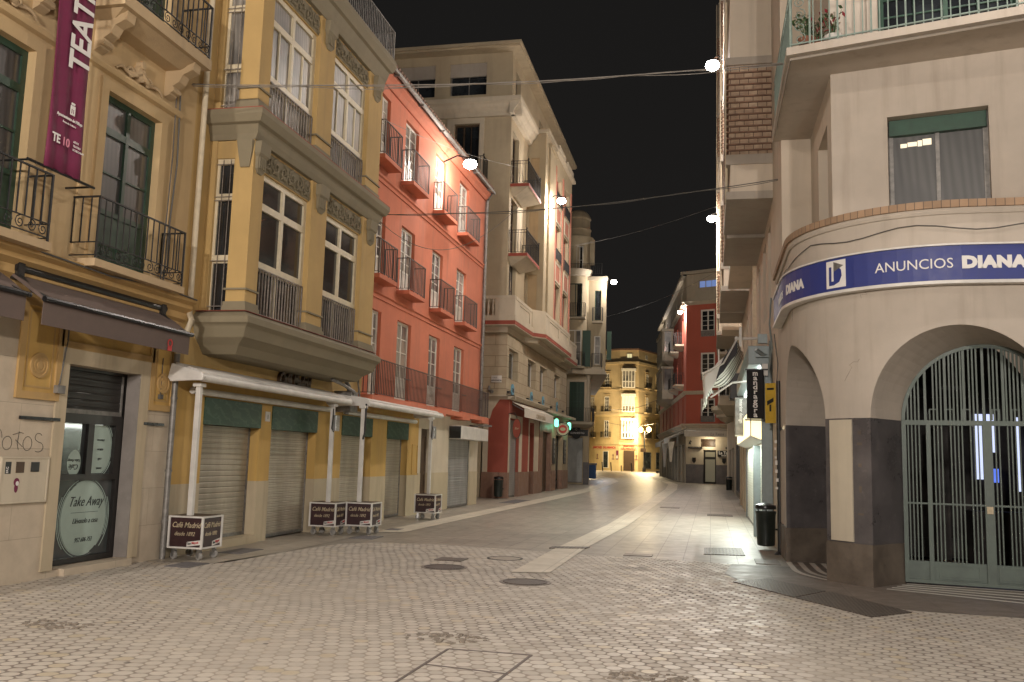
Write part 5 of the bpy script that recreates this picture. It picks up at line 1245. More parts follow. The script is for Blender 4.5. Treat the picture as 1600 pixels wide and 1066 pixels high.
# ledge, moulding, sign
MB().extr(PC,[(-.4,5.2),(.03,5.2),(.05,5.24),(.05,5.28),(-.4,5.28)],-2.85,10.5,60).build('ledge',M['cwall'],B10)
MB().extr(PC,[(-.55,5.281),(.09,5.281),(.09,5.385),(-.55,5.42)],-2.85,10.5,60).build('brick_coping',M['ledge'],B10)
MB().zext([PC(-2.8+.3*i,-.5,0)[:2] for i in range(44)]+[(11,19),(1.9,19)],5.23,5.40).build('terrace_slab',M['conc'],B10)
MB().tube([PC(-1.2+.25*i,.02,4.98+.05*math.sin(i*.9)+ (.04 if i>8 else 0)) for i in range(40)],.008,4).build('cable',M['cable'],B10)
sg=thing('fascia_sign','long blue curved fascia sign with white letters round the corner building','sign',PC(2.5,.1,4.3))
MB().extr(PC,[(.02,4.24),(.14,4.24),(.14,4.72),(.02,4.72)],-1.9,10.5,64).build('board',M['bluesign'],sg)
MB().extr(PC,[(.01,4.19),(.16,4.19),(.16,4.235),(.01,4.235)],-1.92,10.5,64).extr(PC,[(.01,4.725),(.16,4.725),(.16,4.75),(.01,4.75)],-1.92,10.5,64).build('edge_trim',M['white'],sg)
text(PC,'ANUNCIOS',.20,2.27,4.41,.145,M['lett'],sg,align='LEFT',sx=.93)
text(PC,'DIANA',.215,3.33,4.41,.145,M['lett'],sg,align='LEFT',bold=.016,sx=1.12,space=1.08)
text(PC,'ANUNCIOS',.19,-.62,4.38,.145,M['lett'],sg,align='LEFT',sx=.85); text(PC,'DIANA',.20,.42,4.40,.145,M['lett'],sg,align='LEFT',bold=.013,sx=.98)
o=MB(); o.extr(PC,[(.141,4.28),(.147,4.28),(.147,4.69),(.141,4.69)],1.53,1.85,5); o=o.build('emblem_plate',M['lett'],sg)
PQ=lambda u,d,z: PC(u-.2,d,z)
q=MB(); q.face(PQ,[(1.78,4.32),(1.86,4.32),(1.95,4.36),(1.99,4.45),(1.98,4.54),(1.92,4.60),(1.86,4.63),(1.86,4.38),(1.78,4.38)],.148,.152); q.face(PQ,[(1.78,4.38),(1.82,4.38),(1.82,4.6),(1.78,4.6)],.148,.152); q.build('emblem_letter',M['bluesign'],o)
q=MB(); q.face(PQ,[(1.86,4.52),(2.02,4.60),(1.86,4.67)],.149,.154); q.build('emblem_wing',M['zinc'],o)
# gate in the big arch
GO=INN[1]['c']-INN[1]['v']; GD=INN[1]['v']*2
G=Fr((GO.x,GO.y),(GD.x,GD.y),(GD.y/GD.length,-GD.x/GD.length)); GW=GD.length
def ghalf(u): t=(u-GW/2)/(GW/2); return SP+1.12*math.sqrt(max(0,1-t*t))
gt=MB()
gt.box(G,0,GW,-.03,.03,SP-.06,SP+.01); gt.box(G,0,GW,-.03,.03,.03,.08)
for u in (.0,.33,1.07,1.13,GW-.36,GW-.07): gt.box(G,u,u+.06,-.03,.035,.04,SP-.06)
gt.ring(G,GW/2,SP,GW/2,1.12,.05,-.03,.03,28,0,PI)
grp=[.09,.14,.19,.24,.44,.49,.54,.66,.71,.76,.81,.92,.97,1.02]
grp=grp+[GW-x for x in grp]
for i,u in enumerate(grp):
    gt.box(G,u-.009,u+.009,-.012,.012,.34,SP-.06); zt=ghalf(u)-.03
    if zt>SP+.05: gt.box(G,u-.011,u+.011,-.012,.012,SP+.01,zt)
for u in (.33,.60,.85,1.10,GW-.85,GW-.6,GW-.33): gt.box(G,u-.018,u+.018,-.014,.014,SP+.01,ghalf(u)-.03)
for u in (.38,.6,.82,1.2,1.45,1.7): gt.grid(G,u,u+.11,SP+.02,SP+.18,-.01,.01,[(u+.015,u+.095,SP+.02,SP+.165)])
for z in (1.15,): gt.box(G,0,GW,-.010,.010,z,z+.025)
go=gt.build('gate',M['gate'],B10)
MB().grid(G,.06,GW-.06,.08,.34,-.02,.0).build('kick_plate',M['gate'],go)
for u in (.45,1.22): MB().grid(G,u,u+.55,.1,.32,.001,.012,[(u+.03,u+.52,.13,.29)]).build('kick_plate',M['gate'],go)
MB().box(G,1.09,1.17,.036,.06,1.05,1.15).plate(G,1.13,1.10,.015,.015,.06,.075,10).build('lock',M['gold'],go)
# arcade interior
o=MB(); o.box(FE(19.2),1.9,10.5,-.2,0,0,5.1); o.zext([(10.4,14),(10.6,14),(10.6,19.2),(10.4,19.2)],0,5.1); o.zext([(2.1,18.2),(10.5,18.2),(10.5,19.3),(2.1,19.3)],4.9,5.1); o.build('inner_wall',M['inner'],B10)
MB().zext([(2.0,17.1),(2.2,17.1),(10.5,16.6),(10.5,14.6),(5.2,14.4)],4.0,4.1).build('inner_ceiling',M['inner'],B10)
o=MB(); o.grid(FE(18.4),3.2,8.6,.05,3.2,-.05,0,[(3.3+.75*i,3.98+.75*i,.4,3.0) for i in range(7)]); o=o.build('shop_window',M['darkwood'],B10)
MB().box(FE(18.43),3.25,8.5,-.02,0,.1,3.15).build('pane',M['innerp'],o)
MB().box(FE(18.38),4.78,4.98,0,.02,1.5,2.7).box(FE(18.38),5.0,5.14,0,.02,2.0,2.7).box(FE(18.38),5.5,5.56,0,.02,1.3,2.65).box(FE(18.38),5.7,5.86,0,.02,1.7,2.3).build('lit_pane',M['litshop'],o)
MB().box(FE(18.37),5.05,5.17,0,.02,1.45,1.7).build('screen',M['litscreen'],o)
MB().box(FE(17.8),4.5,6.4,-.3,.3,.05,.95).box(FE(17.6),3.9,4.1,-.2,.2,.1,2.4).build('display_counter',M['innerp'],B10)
o=MB(); o.tube([(3.75,15.6,4.0),(3.75,15.6,3.3)],.012,5); 
for i in range(4):
    w=i*PI/2; o.tube([(3.75+.2*math.cos(w),15.6+.2*math.sin(w),2.95),(3.75+.18*math.cos(w),15.6+.18*math.sin(w),3.2),(3.75,15.6,3.35)],.012,5)
o.ring(Fr((3.75,15.6),(1,0)),0,2.95,.2,.02,.02,-.01,.01,16); k=o.build('hanging_lantern',M['iron']); tag(k,'unlit iron hanging lantern inside the arch behind the green gate','lantern')
# upper storeys
UF=Fr((1.83,14.25),(2.07,-.45)); UF.n=(UF.a[1],-UF.a[0]); UL=Fr((1.83,0),(0,1),(-1,0))
WU=(.80,2.16,5.52,6.92)
o=MB(); o.grid(UF,0,8.6,5.35,13.5,-.35,0,[WU,(.7,2.6,7.95,10.4),(3.5,4.9,5.52,6.92),(4.2,6,7.95,10.4)]); o.build('upper_wall',M['cwall'],B10,weld=True)
o=MB(); o.grid(UL,14.26,17.15,5.35,13.5,-.35,0,[(14.75,16.0,5.5,7.1)]); o.box(FE(17.151),1.302,2.2,-.3,0,5.35,13.5); o.box(FN,17.16,18.4,-.5,0,5.22,13.5); o.build('upper_wall',M['nwall'],B10,weld=True)
MB().zext([(2.3,14.6),(10,13.2),(10.4,18.4),(2.3,18.4)],13.2,13.45).build('roof',M['conc'],B10)
w=window(UF,B10,*WU,-.24,2,1,'zinc','curt3',.07); MB().box(UF,WU[0]+.02,WU[1]-.02,-.30,-.16,WU[3]-.25,WU[3]-.01).build('green_blind',M['gshut'],w)
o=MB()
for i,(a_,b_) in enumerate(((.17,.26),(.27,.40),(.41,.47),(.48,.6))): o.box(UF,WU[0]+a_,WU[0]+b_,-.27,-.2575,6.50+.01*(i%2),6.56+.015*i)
o.build('lamp_reflection',M['litdim'],w)  # glowing strips on the pane stand in for a lamp reflected in the glass
window(UF,B10,3.5,4.9,5.52,6.92,-.24,2,1,'greybox','glass',.07); window(UL,B10,14.75,16.0,5.5,7.1,-.25,1,1,'greybox','curt2',.07)
for a,b in ((.7,2.6),(4.2,6)):
    window(UF,B10,a,b,7.95,10.4,-.2,4,8,'gshut','glass',.08,name='balcony_door')
MB().grid(UF,.55,2.75,7.95,10.55,.001,.03,[(.7,2.6,7.9,10.4)]).build('door_surround',M['cwall'],B10)
SLB=[(1.11,13.45),(1.14,17.2),(1.9,17.2),(1.9,14.4),(9.9,12.6),(9.5,10.3),(4.12,12.62)]
o=MB(); o.zext(SLB,7.72,7.84); o=o.build('balcony',M['cwall'],B10)
MB().tube([(1.15,17.0,7.69),(1.17,13.53,7.69),(4.1,12.72,7.69),(9.3,10.5,7.69)],.02,4).build('drip_edge',M['conc'],o)
R1=Fr((1.15,13.5),(4.12-1.15,12.66-13.5)); R1.n=(R1.a[1],-R1.a[0])
rl=MB(); L1_=3.08
def rb(fr,u,r=.009,z0=7.86,z1=8.85): rl.box(fr,u-r,u+r,-.03-r,-.03+r,z0,z1)
for i in range(24):
    u=.35+.115*i
    if i%4!=3: rb(R1,u,.008)
    else: rb(R1,u,.012)
for u in (.02,.30): rb(R1,u,.014)
for z in (7.90,8.85,8.7): rl.box(R1,0,L1_,-.042,-.018,z,z+.02)
for j in range(5):
    rl.tube(spiral(R1,.16,7.99+.19*j,.09,-.03,1.4,1 if j%2 else -1,12,PI/2),.008,4)
R2=Fr((1.16,0),(0,1),(-1,0))
for i in range(26): rb(R2,13.55+.14*i,.009)
for z in (7.90,8.85,8.7): rl.box(R2,13.5,17.15,-.042,-.018,z,z+.02)
rl.box(R2,13.6,17.1,-.05,-.045,7.92,8.7)
R3=Fr((4.12,12.66),(9.5-4.12,10.3-12.66)); R3.n=(R3.a[1],-R3.a[0])
for i in range(40): rb(R3,.05+.14*i)
for z in (7.90,8.85): rl.box(R3,0,5.8,-.042,-.018,z,z+.02)
rl.build('railing',M['greeniron'],o)
def pot(label,x,y,m,h,fl):
    p=thing('flower_pot',label,'plant pot',(x,y,7.86),'flower pots on the green balcony')
    MB().lathe((x,y,7.86),[(.09,0),(.13,h*.8),(.14,h),(.11,h)],14).build('pot',M[m],p,smooth=True)
    q=MB(); w=MB(); rr=random.Random(len(label))
    for i in range(26):
        a=rr.uniform(0,6.28); l=rr.uniform(.15,.42); k=rr.uniform(.2,.9)
        e=Vector((x+math.cos(a)*l*k*.6,y+math.sin(a)*l*k*.4,7.86+h+l)); q.tube([(x,y,7.86+h*.8),e],.004,3)
        for _ in range(3):
            c=e+Vector((rr.uniform(-.05,.05),rr.uniform(-.05,.05),rr.uniform(-.12,.03))); d1=Vector((rr.uniform(-1,1),rr.uniform(-1,1),rr.uniform(-.5,1)))*.045; d2=Vector((rr.uniform(-1,1),rr.uniform(-1,1),rr.uniform(-.5,.5)))*.03
            t_=(w if fl and rr.random()<.45 else q); t_.add([c-d1,c-d2,c+d1,c+d2],[(0,1,2,3)])
    q.build('foliage',M['leaf'],p)
    if w.v: w.build('flowers',M['flower'],p)
pot('clay flower pot with leafy green plant at the scrolled corner of the balcony',1.42,13.62,'pot',.17,False)
pot('white flower pot with red flowers on the green railed balcony',1.78,13.5,'potw',.13,True)
pot('low clay bowl with red flowered stems behind the balcony bars',1.6,13.68,'pot',.1,True)

# ================================================================== ground
def flat(name,pts,z,m,kind='structure'):
    o=MB(); o.add([(x,y,z) for x,y in pts],[tuple(range(len(pts)))]); ob=o.build(name,m); ob['kind']=kind
    if ob.data.polygons[0].normal.z<0: ob.data.flip_normals()
    return ob
M['slab']=blocks('polished_street_slabs',(.33,.295,.245),.95,.46,mortar=.009,rough=.43,var=.13,mcol=(.16,.135,.11),mode='floor',stain=.4,bump=.09,spec=.4)
M['slab2']=blocks('side_strip_slabs',(.40,.355,.29),.6,.5,mortar=.006,rough=.45,var=.10,mcol=(.17,.145,.12),mode='floor',stain=.45,bump=.25)
M['stripe']=blocks('cream_marble_strip',(.64,.58,.47),.95,.6,mortar=.005,rough=.5,var=.08,mcol=(.3,.26,.2),mode='floor',stain=.2,bump=.08)
M['apron']=blocks('grey_granite_apron',(.185,.155,.13),1.3,.9,mortar=.004,rough=.5,var=.10,mcol=(.08,.07,.06),mode='floor',stain=.5,bump=.2)
flat('ground',[(-300,-300),(300,-300),(300,600),(-300,600)],-.004,M['slab2'])
BND=[(-7.1,12.4),(-6.9,14.3),(-6.65,15.96),(-6.02,16.6),(-4.79,16.71),(-2.92,16.42),(-1.97,16.2),(-1.19,16.15),(.35,15.95)]
flat('ground',[(-30,-30),(30,-30),(30,11.7),(3.45,11.7),(2.4,11.75),(1.5,12.2),(1.0,12.5),(.45,13.5),(.2,14.5),(.35,15.95)]+BND[::-1][1:]+[(-8.1,12.2),(-30,12.2)],.0,paving())
flat('street',BND+[(1.3,15.95),(1.3,76),(-2,78),(-5.2,105),(-4,160),(-24,160),(-10.3,85),(-8.1,62),(-7.0,60),(-7.0,12.6)],.0,M['slab'])
flat('pavement',[(-8.1,12.2),(-7.1,12.38),(-6.9,14.3),(-6.98,18.7),(-6.98,60),(-8.15,62)],.004,M['slab2'])
flat('pavement',[PC(-.3+.25*i,-.9 if 0 else .0,0)[:2] for i in range(0,32)][::-1]+[(1.3,15.95),(.36,15.9),(.2,14.5),(.45,13.5),(1.0,12.5),(1.5,12.2),(2.4,11.76),(3.45,11.7),(7.8,11.7)] if 0 else [(1.3,15.95),(.36,15.94),(.21,14.5),(.46,13.51),(1.01,12.51),(1.5,12.21),(2.41,11.76),(3.45,11.71),(12,11.71),(12,19),(2,19),(1.3,18)],.002,M['apron'])
flat('path',[(-6.98,18.6),(-6.93,37),(-7.0,48),(-7.35,60),(-8.5,75),(-9.9,84),(-13,100),(-11.6,100),(-8.6,84),(-7.3,75),(-6.6,60),(-6.2,45),(-6.25,37),(-6.42,19)],.008,M['stripe'])
flat('path',[(-2.83,13.2),(-2.82,17.2),(-2.6,24),(-2.62,35),(-2.7,57),(-3.1,70.5),(-4.3,82),(-7.2,106),(-6.2,106),(-3.5,82),(-2.4,70.5),(-2.0,57),(-2.05,35),(-2.08,24),(-2.29,17.5),(-2.29,13.4)],.008,M['stripe'])
flat('path',[(-8.9,84.5),(-8.6,85.5),(-13,91),(-13,89.5)],.010,M['stripe'])
o=MB()
for i in range(5):
    d=.03-.19*i; n=16; v=[];f_=[]
    for j in range(n+1):
        u=-1.15+2.5*j/n; v+=[(*PC(u,d,0)[:2],.006),(*PC(u,d-.09,0)[:2],.006)]
    for j in range(n): f_.append((j*2,j*2+1,j*2+3,j*2+2))
    o.add(v,f_)
for i in range(5):
    x,y=2.36+.10*i,13.62+.18*i; dx,dy=5.0,-2.35+.42*i
    o.add([(x,y,.006),(x+dx,y+dy,.006),(x+dx,y+dy+.13,.006),(x+.03,y+.10,.006)],[(0,1,2,3)])
k=o.build('floor',M['wmarb']); k['kind']='structure'
MB_=MB().zext([(-8,140),(-2,140),(-1,160),(-6,160)],0,.35).build('pavement',M['darkdado']); MB_['kind']='structure'
# manholes, gratings
def cover(label,x,y,r,name='manhole_cover'):
    t=thing(name,label,'manhole cover',(x,y,0)); MB().lathe((x,y,.001),[(r,0),(r,.012),(r-.03,.012),(r-.03,.008)],36).build('lid',M['castiron'],t); MB().lathe((x,y,.001),[(r+.05,0),(r+.05,.005),(r+.001,.005),(r+.001,0)],36).build('rim',M['apron'],t); return t
cover('dark round manhole cover lying left of the cream centre strip, behind the other dark one',-3.89,13.4,.30)
cover('dark round manhole cover at the near end of the cream centre strip',-2.43,12.28,.30)
t=thing('manhole_cover','pale round cover with a thin dark ring, behind the small square hatch','manhole cover',(-3.3,15.0,0)); MB().lathe((-3.32,15.0,.0),[(.30,0),(.30,.006),(.27,.006),(.27,0)],32).build('rim',M['iron'],t)
MB().lathe((-3.32,15.0,.0),[(.26,0),(.26,.004),(.05,.004)],32).build('lid',M['slab2'],t)
def plate(name,label,pts,m,cat='drain cover',z=.012,group=None):
    o=MB().zext(pts,.001,z).build(name,m); tag(o,label,cat,group); return o
plate('drain_grate','wide dark drain grating across the cream centre strip',[(-2.93,17.0),(-2.28,17.25),(-2.24,17.6),(-2.92,17.35)],grating('drain_slots',14,(.02,.018,.016),(.14,.12,.1)),z=.016)
plate('floor_hatch','small square iron hatch behind the left round manhole cover',[(-4.3,14.2),(-3.85,14.2),(-3.85,14.65),(-4.3,14.65)],M['chq'])
plate('iron_plate','chequered iron plate in the pavement before the arcade pier, the farther of two',[(.31,13.51),(.82,14.11),(1.5,13.05),(1.03,12.28)],M['chq'],'iron plate')
plate('iron_plate','chequered iron plate in the pavement below the gate, the nearer of two',[(1.05,12.24),(1.56,12.99),(2.28,11.58),(1.75,11.05)],M['chq'],'iron plate')
plate('drain_grate','rectangular slotted grating in the street left of the nearest litter bin',[(-.12,17.3),(.62,17.42),(.6,18.9),(-.12,18.6)],grating('slots_a',16,(.16,.135,.11),(.06,.05,.04)))
plate('drain_grate','small grating farther up the street before the black shop window',[(-.1,30),(.7,30.1),(.7,31),(-.1,31)],grating('slots_b',16,(.14,.12,.1),(.07,.06,.05)))
plate('floor_hatch','dark square hatch in the pavement in front of the nearest maroon cart',[(-7.5,11.75),(-7.12,11.75),(-7.12,12.3),(-7.5,12.3)],M['darkdado'])
plate('floor_hatch','dark hatch by the step of the first tan shutter',[(-7.75,13.6),(-7.35,13.6),(-7.35,14.4),(-7.75,14.4)],M['darkdado'])
plate('floor_hatch','dark hatch where the left cream stripe begins',[(-6.9,17.0),(-6.45,17.1),(-6.45,17.75),(-6.9,17.7)],M['darkdado'])
plate('floor_hatch','narrow dark hatch beside the pair of maroon carts',[(-7.0,19.3),(-6.7,19.3),(-6.7,19.75),(-7.0,19.75)],M['darkdado'])
plate('floor_hatch','shallow square hatch near the arcade, between pier and slotted grating',[(.75,16.1),(1.15,16.1),(1.15,16.9),(.75,16.9)],M['apron'])
plate('floor_hatch','grey hatch in the street right of the cream centre strip',[(-1.5,16.4),(-1.0,16.45),(-1.0,16.8),(-1.5,16.75)],M['apron'])
plate('floor_hatch','thin hatch in the far carriageway beside the centre strip',[(-1.8,34),(-1.1,34),(-1.1,34.8),(-1.8,34.8)],M['apron'])
plate('floor_hatch','long hatch at the kerb of the dark red ground floor',[(-7.6,33),(-7.0,33),(-7.0,36),(-7.6,36)],M['darkdado'])
def frame_lines(name,label,segs):
    o=MB()
    for a,b in segs:
        a,b=Vector((*a,0)),Vector((*b,0)); t=(b-a).normalized(); nrm=Vector((-t.y,t.x,0))*.013
        o.add([a+nrm,a-nrm,b-nrm,b+nrm]+[p+Vector((0,0,.004)) for p in (a+nrm,a-nrm,b-nrm,b+nrm)],[(0,1,2,3),(4,5,6,7),(0,1,5,4),(1,2,6,5),(2,3,7,6),(3,0,4,7)])
    tag(o.build(name,M['apron2']),label,'hatch')
M['apron2']=simple('dull_metal_strip',(.14,.115,.10),.6,.2)
frame_lines('hatch_frame','tiled access hatch outlined by thin metal strips, divided by a cross strip',[((-2.21,7.83),(-1.48,7.83)),((-1.48,7.83),(-1.6,6.2)),((-2.21,7.83),(-2.26,6.2)),((-2.21,7.2),(-1.53,7.1))])
frame_lines('hatch_frame','tiled access hatch with thin metal outline right before the hole of broken tiles',[((-.62,7.05),(.5,6.85)),((-.62,7.05),(-.7,6.0))])
# broken tiles
rr=random.Random(3)
for cx_,cy_,w_,lb in ((-.42,7.32,.38,'hole of broken round tiles near the bottom right hatch'),(-2.35,8.25,.42,'patch of cracked loose tiles beside the bottom centre hatch'),(-5.9,7.6,.35,'worn dark patch between round tiles at bottom left')):
    o=MB()
    for i in range(46):
        a=rr.uniform(0,6.28); r_=w_*math.sqrt(rr.random()); x=cx_+r_*math.cos(a); y=cy_+r_*.55*math.sin(a); s=rr.uniform(.012,.05)
        k=rr.randint(4,6); ph=rr.random()*6; o.zext([(x+s*math.cos(ph+6.283*j/k)*rr.uniform(.6,1.2),y+s*math.sin(ph+6.283*j/k)*rr.uniform(.6,1.2)) for j in range(k)],.001,rr.uniform(.004,.014))
    ob=o.build('broken_tiles',M['rubble'] if 'rubble' in M else M['base']); ob['label']=lb; ob['kind']='stuff'

# ================================================================== far street furniture
lp=thing('lamp_post','black lamp post with a lit orange globe before the yellow building','street lamp',(-10.2,150,0))
MB().tube([(-10.5,150,0),(-10.5,150,6.6)],.11,8).lathe((-10.5,150,0),[(.3,0),(.28,.6),(.15,.9)],10).tube([(-10.5,150,6.0),(-10.1,150,6.2),(-9.8,150,6.45)],.05,6).build('post',M['iron'],lp)
MB().lathe((-9.8,150,6.45),[(.05,0),(.3,.15),(.38,.42),(.3,.7),(.05,.85)],16).build('globe',M['lampo'],lp,smooth=True)
MB().box(FE(149.8),-11.1,-10.2,0,.06,3.2,3.8).build('street_sign',M['bwood'],lp)
for i,(x,lb) in enumerate(((-17.0,'leftmost leaning bollard before the yellow building'),(-15.6,'leaning bollard left of the dark central door'),(-14.0,'short bollard in front of the dark central door'),(-12.3,'leaning bollard right of the dark central door'))):
    k=MB().tube([(x,148,0),(x-.12+.1*(i==2),148,1.35 if i!=2 else .9)],.09,8).lathe((x-.12+.1*(i==2),148,1.3 if i!=2 else .85),[(.11,0),(.11,.08),(.02,.12)],8).build('bollard',M['iron']); tag(k,lb,'bollard','bollards before the yellow building')
wl_=thing('waste_container','blue waste container half hidden at the round bay building corner','container',(-9,76,0)); MB().box(FE(78),-10.6,-9.6,-.8,0,.1,1.25).build('body',M['bluec'] if 'bluec' in M else M['bluesign'],wl_,bevel=.05); MB().box(FE(78.02),-10.65,-9.55,-.82,.0,1.25,1.4).build('lid',M['zinc'],wl_,bevel=.03)
# ================================================================== lamps
def plight(par,loc,col,w,r=.12,name='light'):
    l=bpy.data.lights.new(name,'POINT'); l.energy=w; l.color=col; l.shadow_soft_size=r
    o=bpy.data.objects.new(name,l); COL.objects.link(o); o.parent=par; o.location=Vector(loc)-Vector(par['_w']); return o
WARM=(1,.89,.80)
def street_lamp(label,x,y,z,wx,wy,w,col=WARM):
    t=thing('street_lamp',label,'street lamp',(x,y,z),'white lamps on the facades')
    MB().lathe((x,y,z-.1),[(.06,-.04),(.17,.02),(.21,.11),(.17,.20),(.06,.25)],16).build('lamp_head',M['lampw'],t,smooth=True)
    MB().tube([(wx,wy,z+.12),((x+wx)/2,(y+wy)/2,z+.30),(x,y,z+.20)],.025,6).lathe((x,y,z+.11),[(.17,0),(.16,.05),(.04,.12)],12).build('bracket',M['dmetal'],t)
    plight(t,(x,y,z-.22),col,w); return t
W=LW
street_lamp('lit street lamp at the eave of the coral building',-7.25,26.2,10.6,-8.1,26.2,W*.24)
street_lamp('lit street lamp on the projecting bay of the beige building',-6.9,41.4,13.8,-7.55,41.5,W*.7)
street_lamp('lit street lamp at the far edge of the round bay building',-6.5,61.6,13.85,-7.1,62.3,W*.35)
street_lamp('upper lit street lamp on the right terrace, at the tiled bays',.06,26.2,13.3,.4,26.2,W*1.7)
street_lamp('lower lit street lamp on the right terrace, farther away',.06,42.2,12.95,.40,42.4,W*1.7)
street_lamp('lit street lamp at the corner of the deep red building',-2.55,78.6,14.5,-2.1,79.0,W*1.3)
street_lamp('farthest lit street lamp, at the end of the deep red building side',-5.7,104.5,15.0,-5.1,104.6,W*1.5)
# lamps of the square, outside the picture
street_lamp('lit street lamp on the cream building above its balconies',-7.3,5.0,11.2,-8.1,5.0,W*LA)
street_lamp('lit street lamp above the balcony of the arcade building',4.6,10.9,11.2,5.2,11.6,W*LB)
for x,y,lb,k in ((-3.2,-6.5,'unseen lamp post added in the open square, on the cream building side',1),(4.2,-4.5,'unseen lamp post added in the open square, on the arcade side',.58)):  # unseen posts added behind the camera, kept low to light soffits and facades
    t=thing('lamp_post',lb,'street lamp',(x,y,0),'added lamp posts of the square'); MB().tube([(x,y,0),(x,y,5.6)],.06,10).lathe((x,y,0),[(.2,0),(.18,.5),(.08,.7)],12).build('post',M['iron'],t)
    MB().lathe((x,y,5.6),[(.08,0),(.24,.1),(.3,.28),(.24,.45),(.06,.52)],16).build('lamp_head',M['lampw'],t,smooth=True); plight(t,(x,y+.45,5.9),WARM,W*LC*k,.3)
plight(lp,(-9.8,149.0,6.8),(1,.78,.46),W*4.5,.3); plight(lp,(-11.6,153.0,6.9),(1,.76,.42),W*2.2,.25)
wl2=thing('wall_lantern','orange lit lantern close to the yellow facade, left of the globe lamp','street lamp',(-11.4,154.2,6.6)); MB().lathe((-11.4,154.1,6.5),[(.1,0),(.32,.2),(.36,.6),(.1,.9)],12).build('lamp_head',M['lampo'],wl2,smooth=True); MB().tube([(-11.4,154.98,6.4),(-11.4,154.1,6.4)],.05,6).build('bracket',M['iron'],wl2)
l2=thing('lamp_post','orange lamp post hidden round the corner of the round bay building','street lamp',(-20,150,0)); MB().tube([(-20,150,0),(-20,150,6.5)],.11,8).build('post',M['iron'],l2)
MB().lathe((-20,150,6.4),[(.05,0),(.3,.15),(.38,.42),(.3,.7),(.05,.85)],16).build('globe',M['lampo'],l2,smooth=True); plight(l2,(-20,149.3,6.8),(1,.78,.46),W*4,.3)
for x,y,z,g_ in LG: plight(g_,(x,y,z),(.3,1,.6),4,.08)
def area(par,loc,rot,sx,sy,w,col):
    l=bpy.data.lights.new('strip','AREA'); l.shape='RECTANGLE'; l.size=sx; l.size_y=sy; l.energy=w; l.color=col
    o=bpy.data.objects.new('strip_light_source',l); COL.objects.link(o); o.parent=par; o.location=Vector(loc)-Vector(par['_w']); o.rotation_euler=rot
area(B9,(.80,25,2.20),(0,R(12),0),.25,8.5,210,(.92,1,.90))
area(B9,(1.0,25,3.70),(0,0,0),.12,8.5,60,(.92,1,.93))
plight(B5,(-9.6,84,3.6),(.75,.85,1),160,.3); plight(B6,E6(2.1,.5,3.3),(1,.85,.6),70,.1)
# ================================================================== overhead cables
def cable(label,a,b,sag,m='cable',r=.012,n=28,twin=0):
    a,b=Vector(a),Vector(b); o=MB(); mid=(a+b)/2
    for k in range(twin+1):
        pts=[]
        for i in range(n+1):
            t=i/n; p=a.lerp(b,t); p.z-=sag*4*t*(1-t)*(1+.06*k); p.z+=.02*math.sin(t*23+k*2)*(k>0)+.012*math.sin(t*9+k); p.y+=.02*k; pts.append(p)
        o.tube(pts,r*(1 if k==0 else .7),5)
    ob=o.build('overhead_cable',M[m],smooth=True); tag(ob,label,'cable','cables slung across the street'); return ob
cable('thick pale twin cable slung across the street, topmost and nearest',(-8.0,12.3,7.35),(1.12,14.2,7.93),.14,'cablel',.009,twin=2)
cable('dark cable across the street at mid height, from the ochre building to the right wall',(-8.0,20.4,7.45),(1.27,17.6,7.1),.2,'cable',.010,twin=1)
cable('thin pale cable crossing above the coral eave',(-7.6,13.2,8.3),(-7.9,36.2,13.8),.3,'cablel',.006)
cable('loose pale cable dipping from the topmost cable to the coral facade',(-8.0,20.4,7.4),(-4.2,19.4,7.25),.9,'cablel',.007)
cable('thin cable from the beige building to the right terrace',(-7.3,42,11.6),(.4,38,12.4),.2,'cable',.006)
cable('far thin cable between the round bay building and the right terrace',(-7.1,62,11.5),(.4,52,12.5),.3,'cable',.008)
cable('very far cable before the yellow building',(-15,140,9.5),(-5.2,104,9.0),.6,'cable',.03)
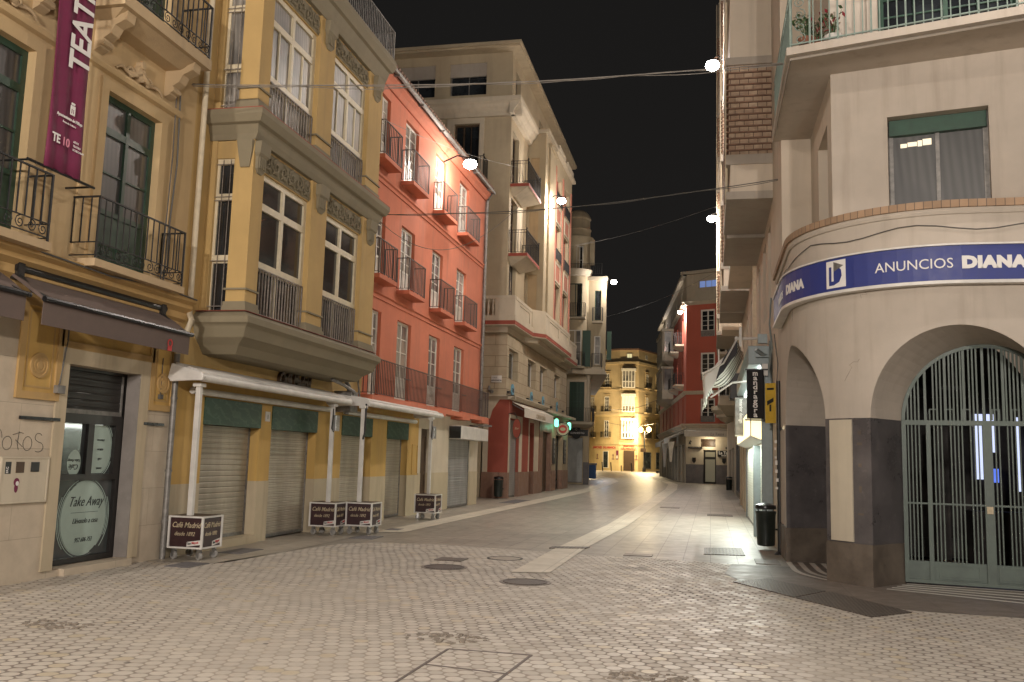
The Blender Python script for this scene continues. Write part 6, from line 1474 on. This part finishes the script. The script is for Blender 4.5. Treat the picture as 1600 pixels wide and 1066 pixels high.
cable('faint lower cable before the yellow building',(-17,150,8.0),(-9,150,7.8),.5,'cable',.03)

# ================================================================== world, camera
w=bpy.data.worlds.new('World'); sc.world=w; w.use_nodes=True; nt=w.node_tree; nt.nodes.clear()
wo=nt.nodes.new('ShaderNodeOutputWorld'); bg=nt.nodes.new('ShaderNodeBackground'); nt.links.new(bg.outputs[0],wo.inputs[0])
tc=nt.nodes.new('ShaderNodeTexCoord'); sp=nt.nodes.new('ShaderNodeSeparateXYZ'); nt.links.new(tc.outputs['Generated'],sp.inputs[0])
mr=nt.nodes.new('ShaderNodeMapRange'); nt.links.new(sp.outputs[2],mr.inputs[0]); mr.inputs[1].default_value=0; mr.inputs[2].default_value=.7
mx=nt.nodes.new('ShaderNodeMix'); mx.data_type='RGBA'; nt.links.new(mr.outputs[0],mx.inputs[0]); mx.inputs[6].default_value=(*SKY0,1); mx.inputs[7].default_value=(*SKY1,1)
nt.links.new(mx.outputs[2],bg.inputs[0]); bg.inputs[1].default_value=1
cam=bpy.data.cameras.new('camera'); co=bpy.data.objects.new('camera',cam); COL.objects.link(co); sc.camera=co
cam.sensor_width=36; cam.sensor_fit='HORIZONTAL'; cam.lens=1420/1600*36; cam.clip_end=2000
from mathutils import Matrix
f_=1420.; up=Vector((310,11033,-f_)).normalized(); v=Vector((310,-194,-f_)); v=(v-up*v.dot(up)).normalized(); xd=v.cross(up)
# rows of the world axes in camera space -> camera to world rotation
m3=Matrix((xd,v,up)); co.matrix_world=Matrix.Translation((0,0,1.65))@m3.to_4x4()
sc.view_settings.view_transform='Standard'; sc.view_settings.look='None'; sc.view_settings.exposure=EXPO; sc.view_settings.gamma=1
sc.render.engine='CYCLES'; sc.cycles.use_denoising=True; sc.cycles.max_bounces=6; sc.cycles.diffuse_bounces=4; sc.cycles.glossy_bounces=3; sc.cycles.sample_clamp_indirect=6; sc.cycles.caustics_reflective=False; sc.cycles.caustics_refractive=False
for o in bpy.data.objects:
    if '_w' in o: del o['_w']
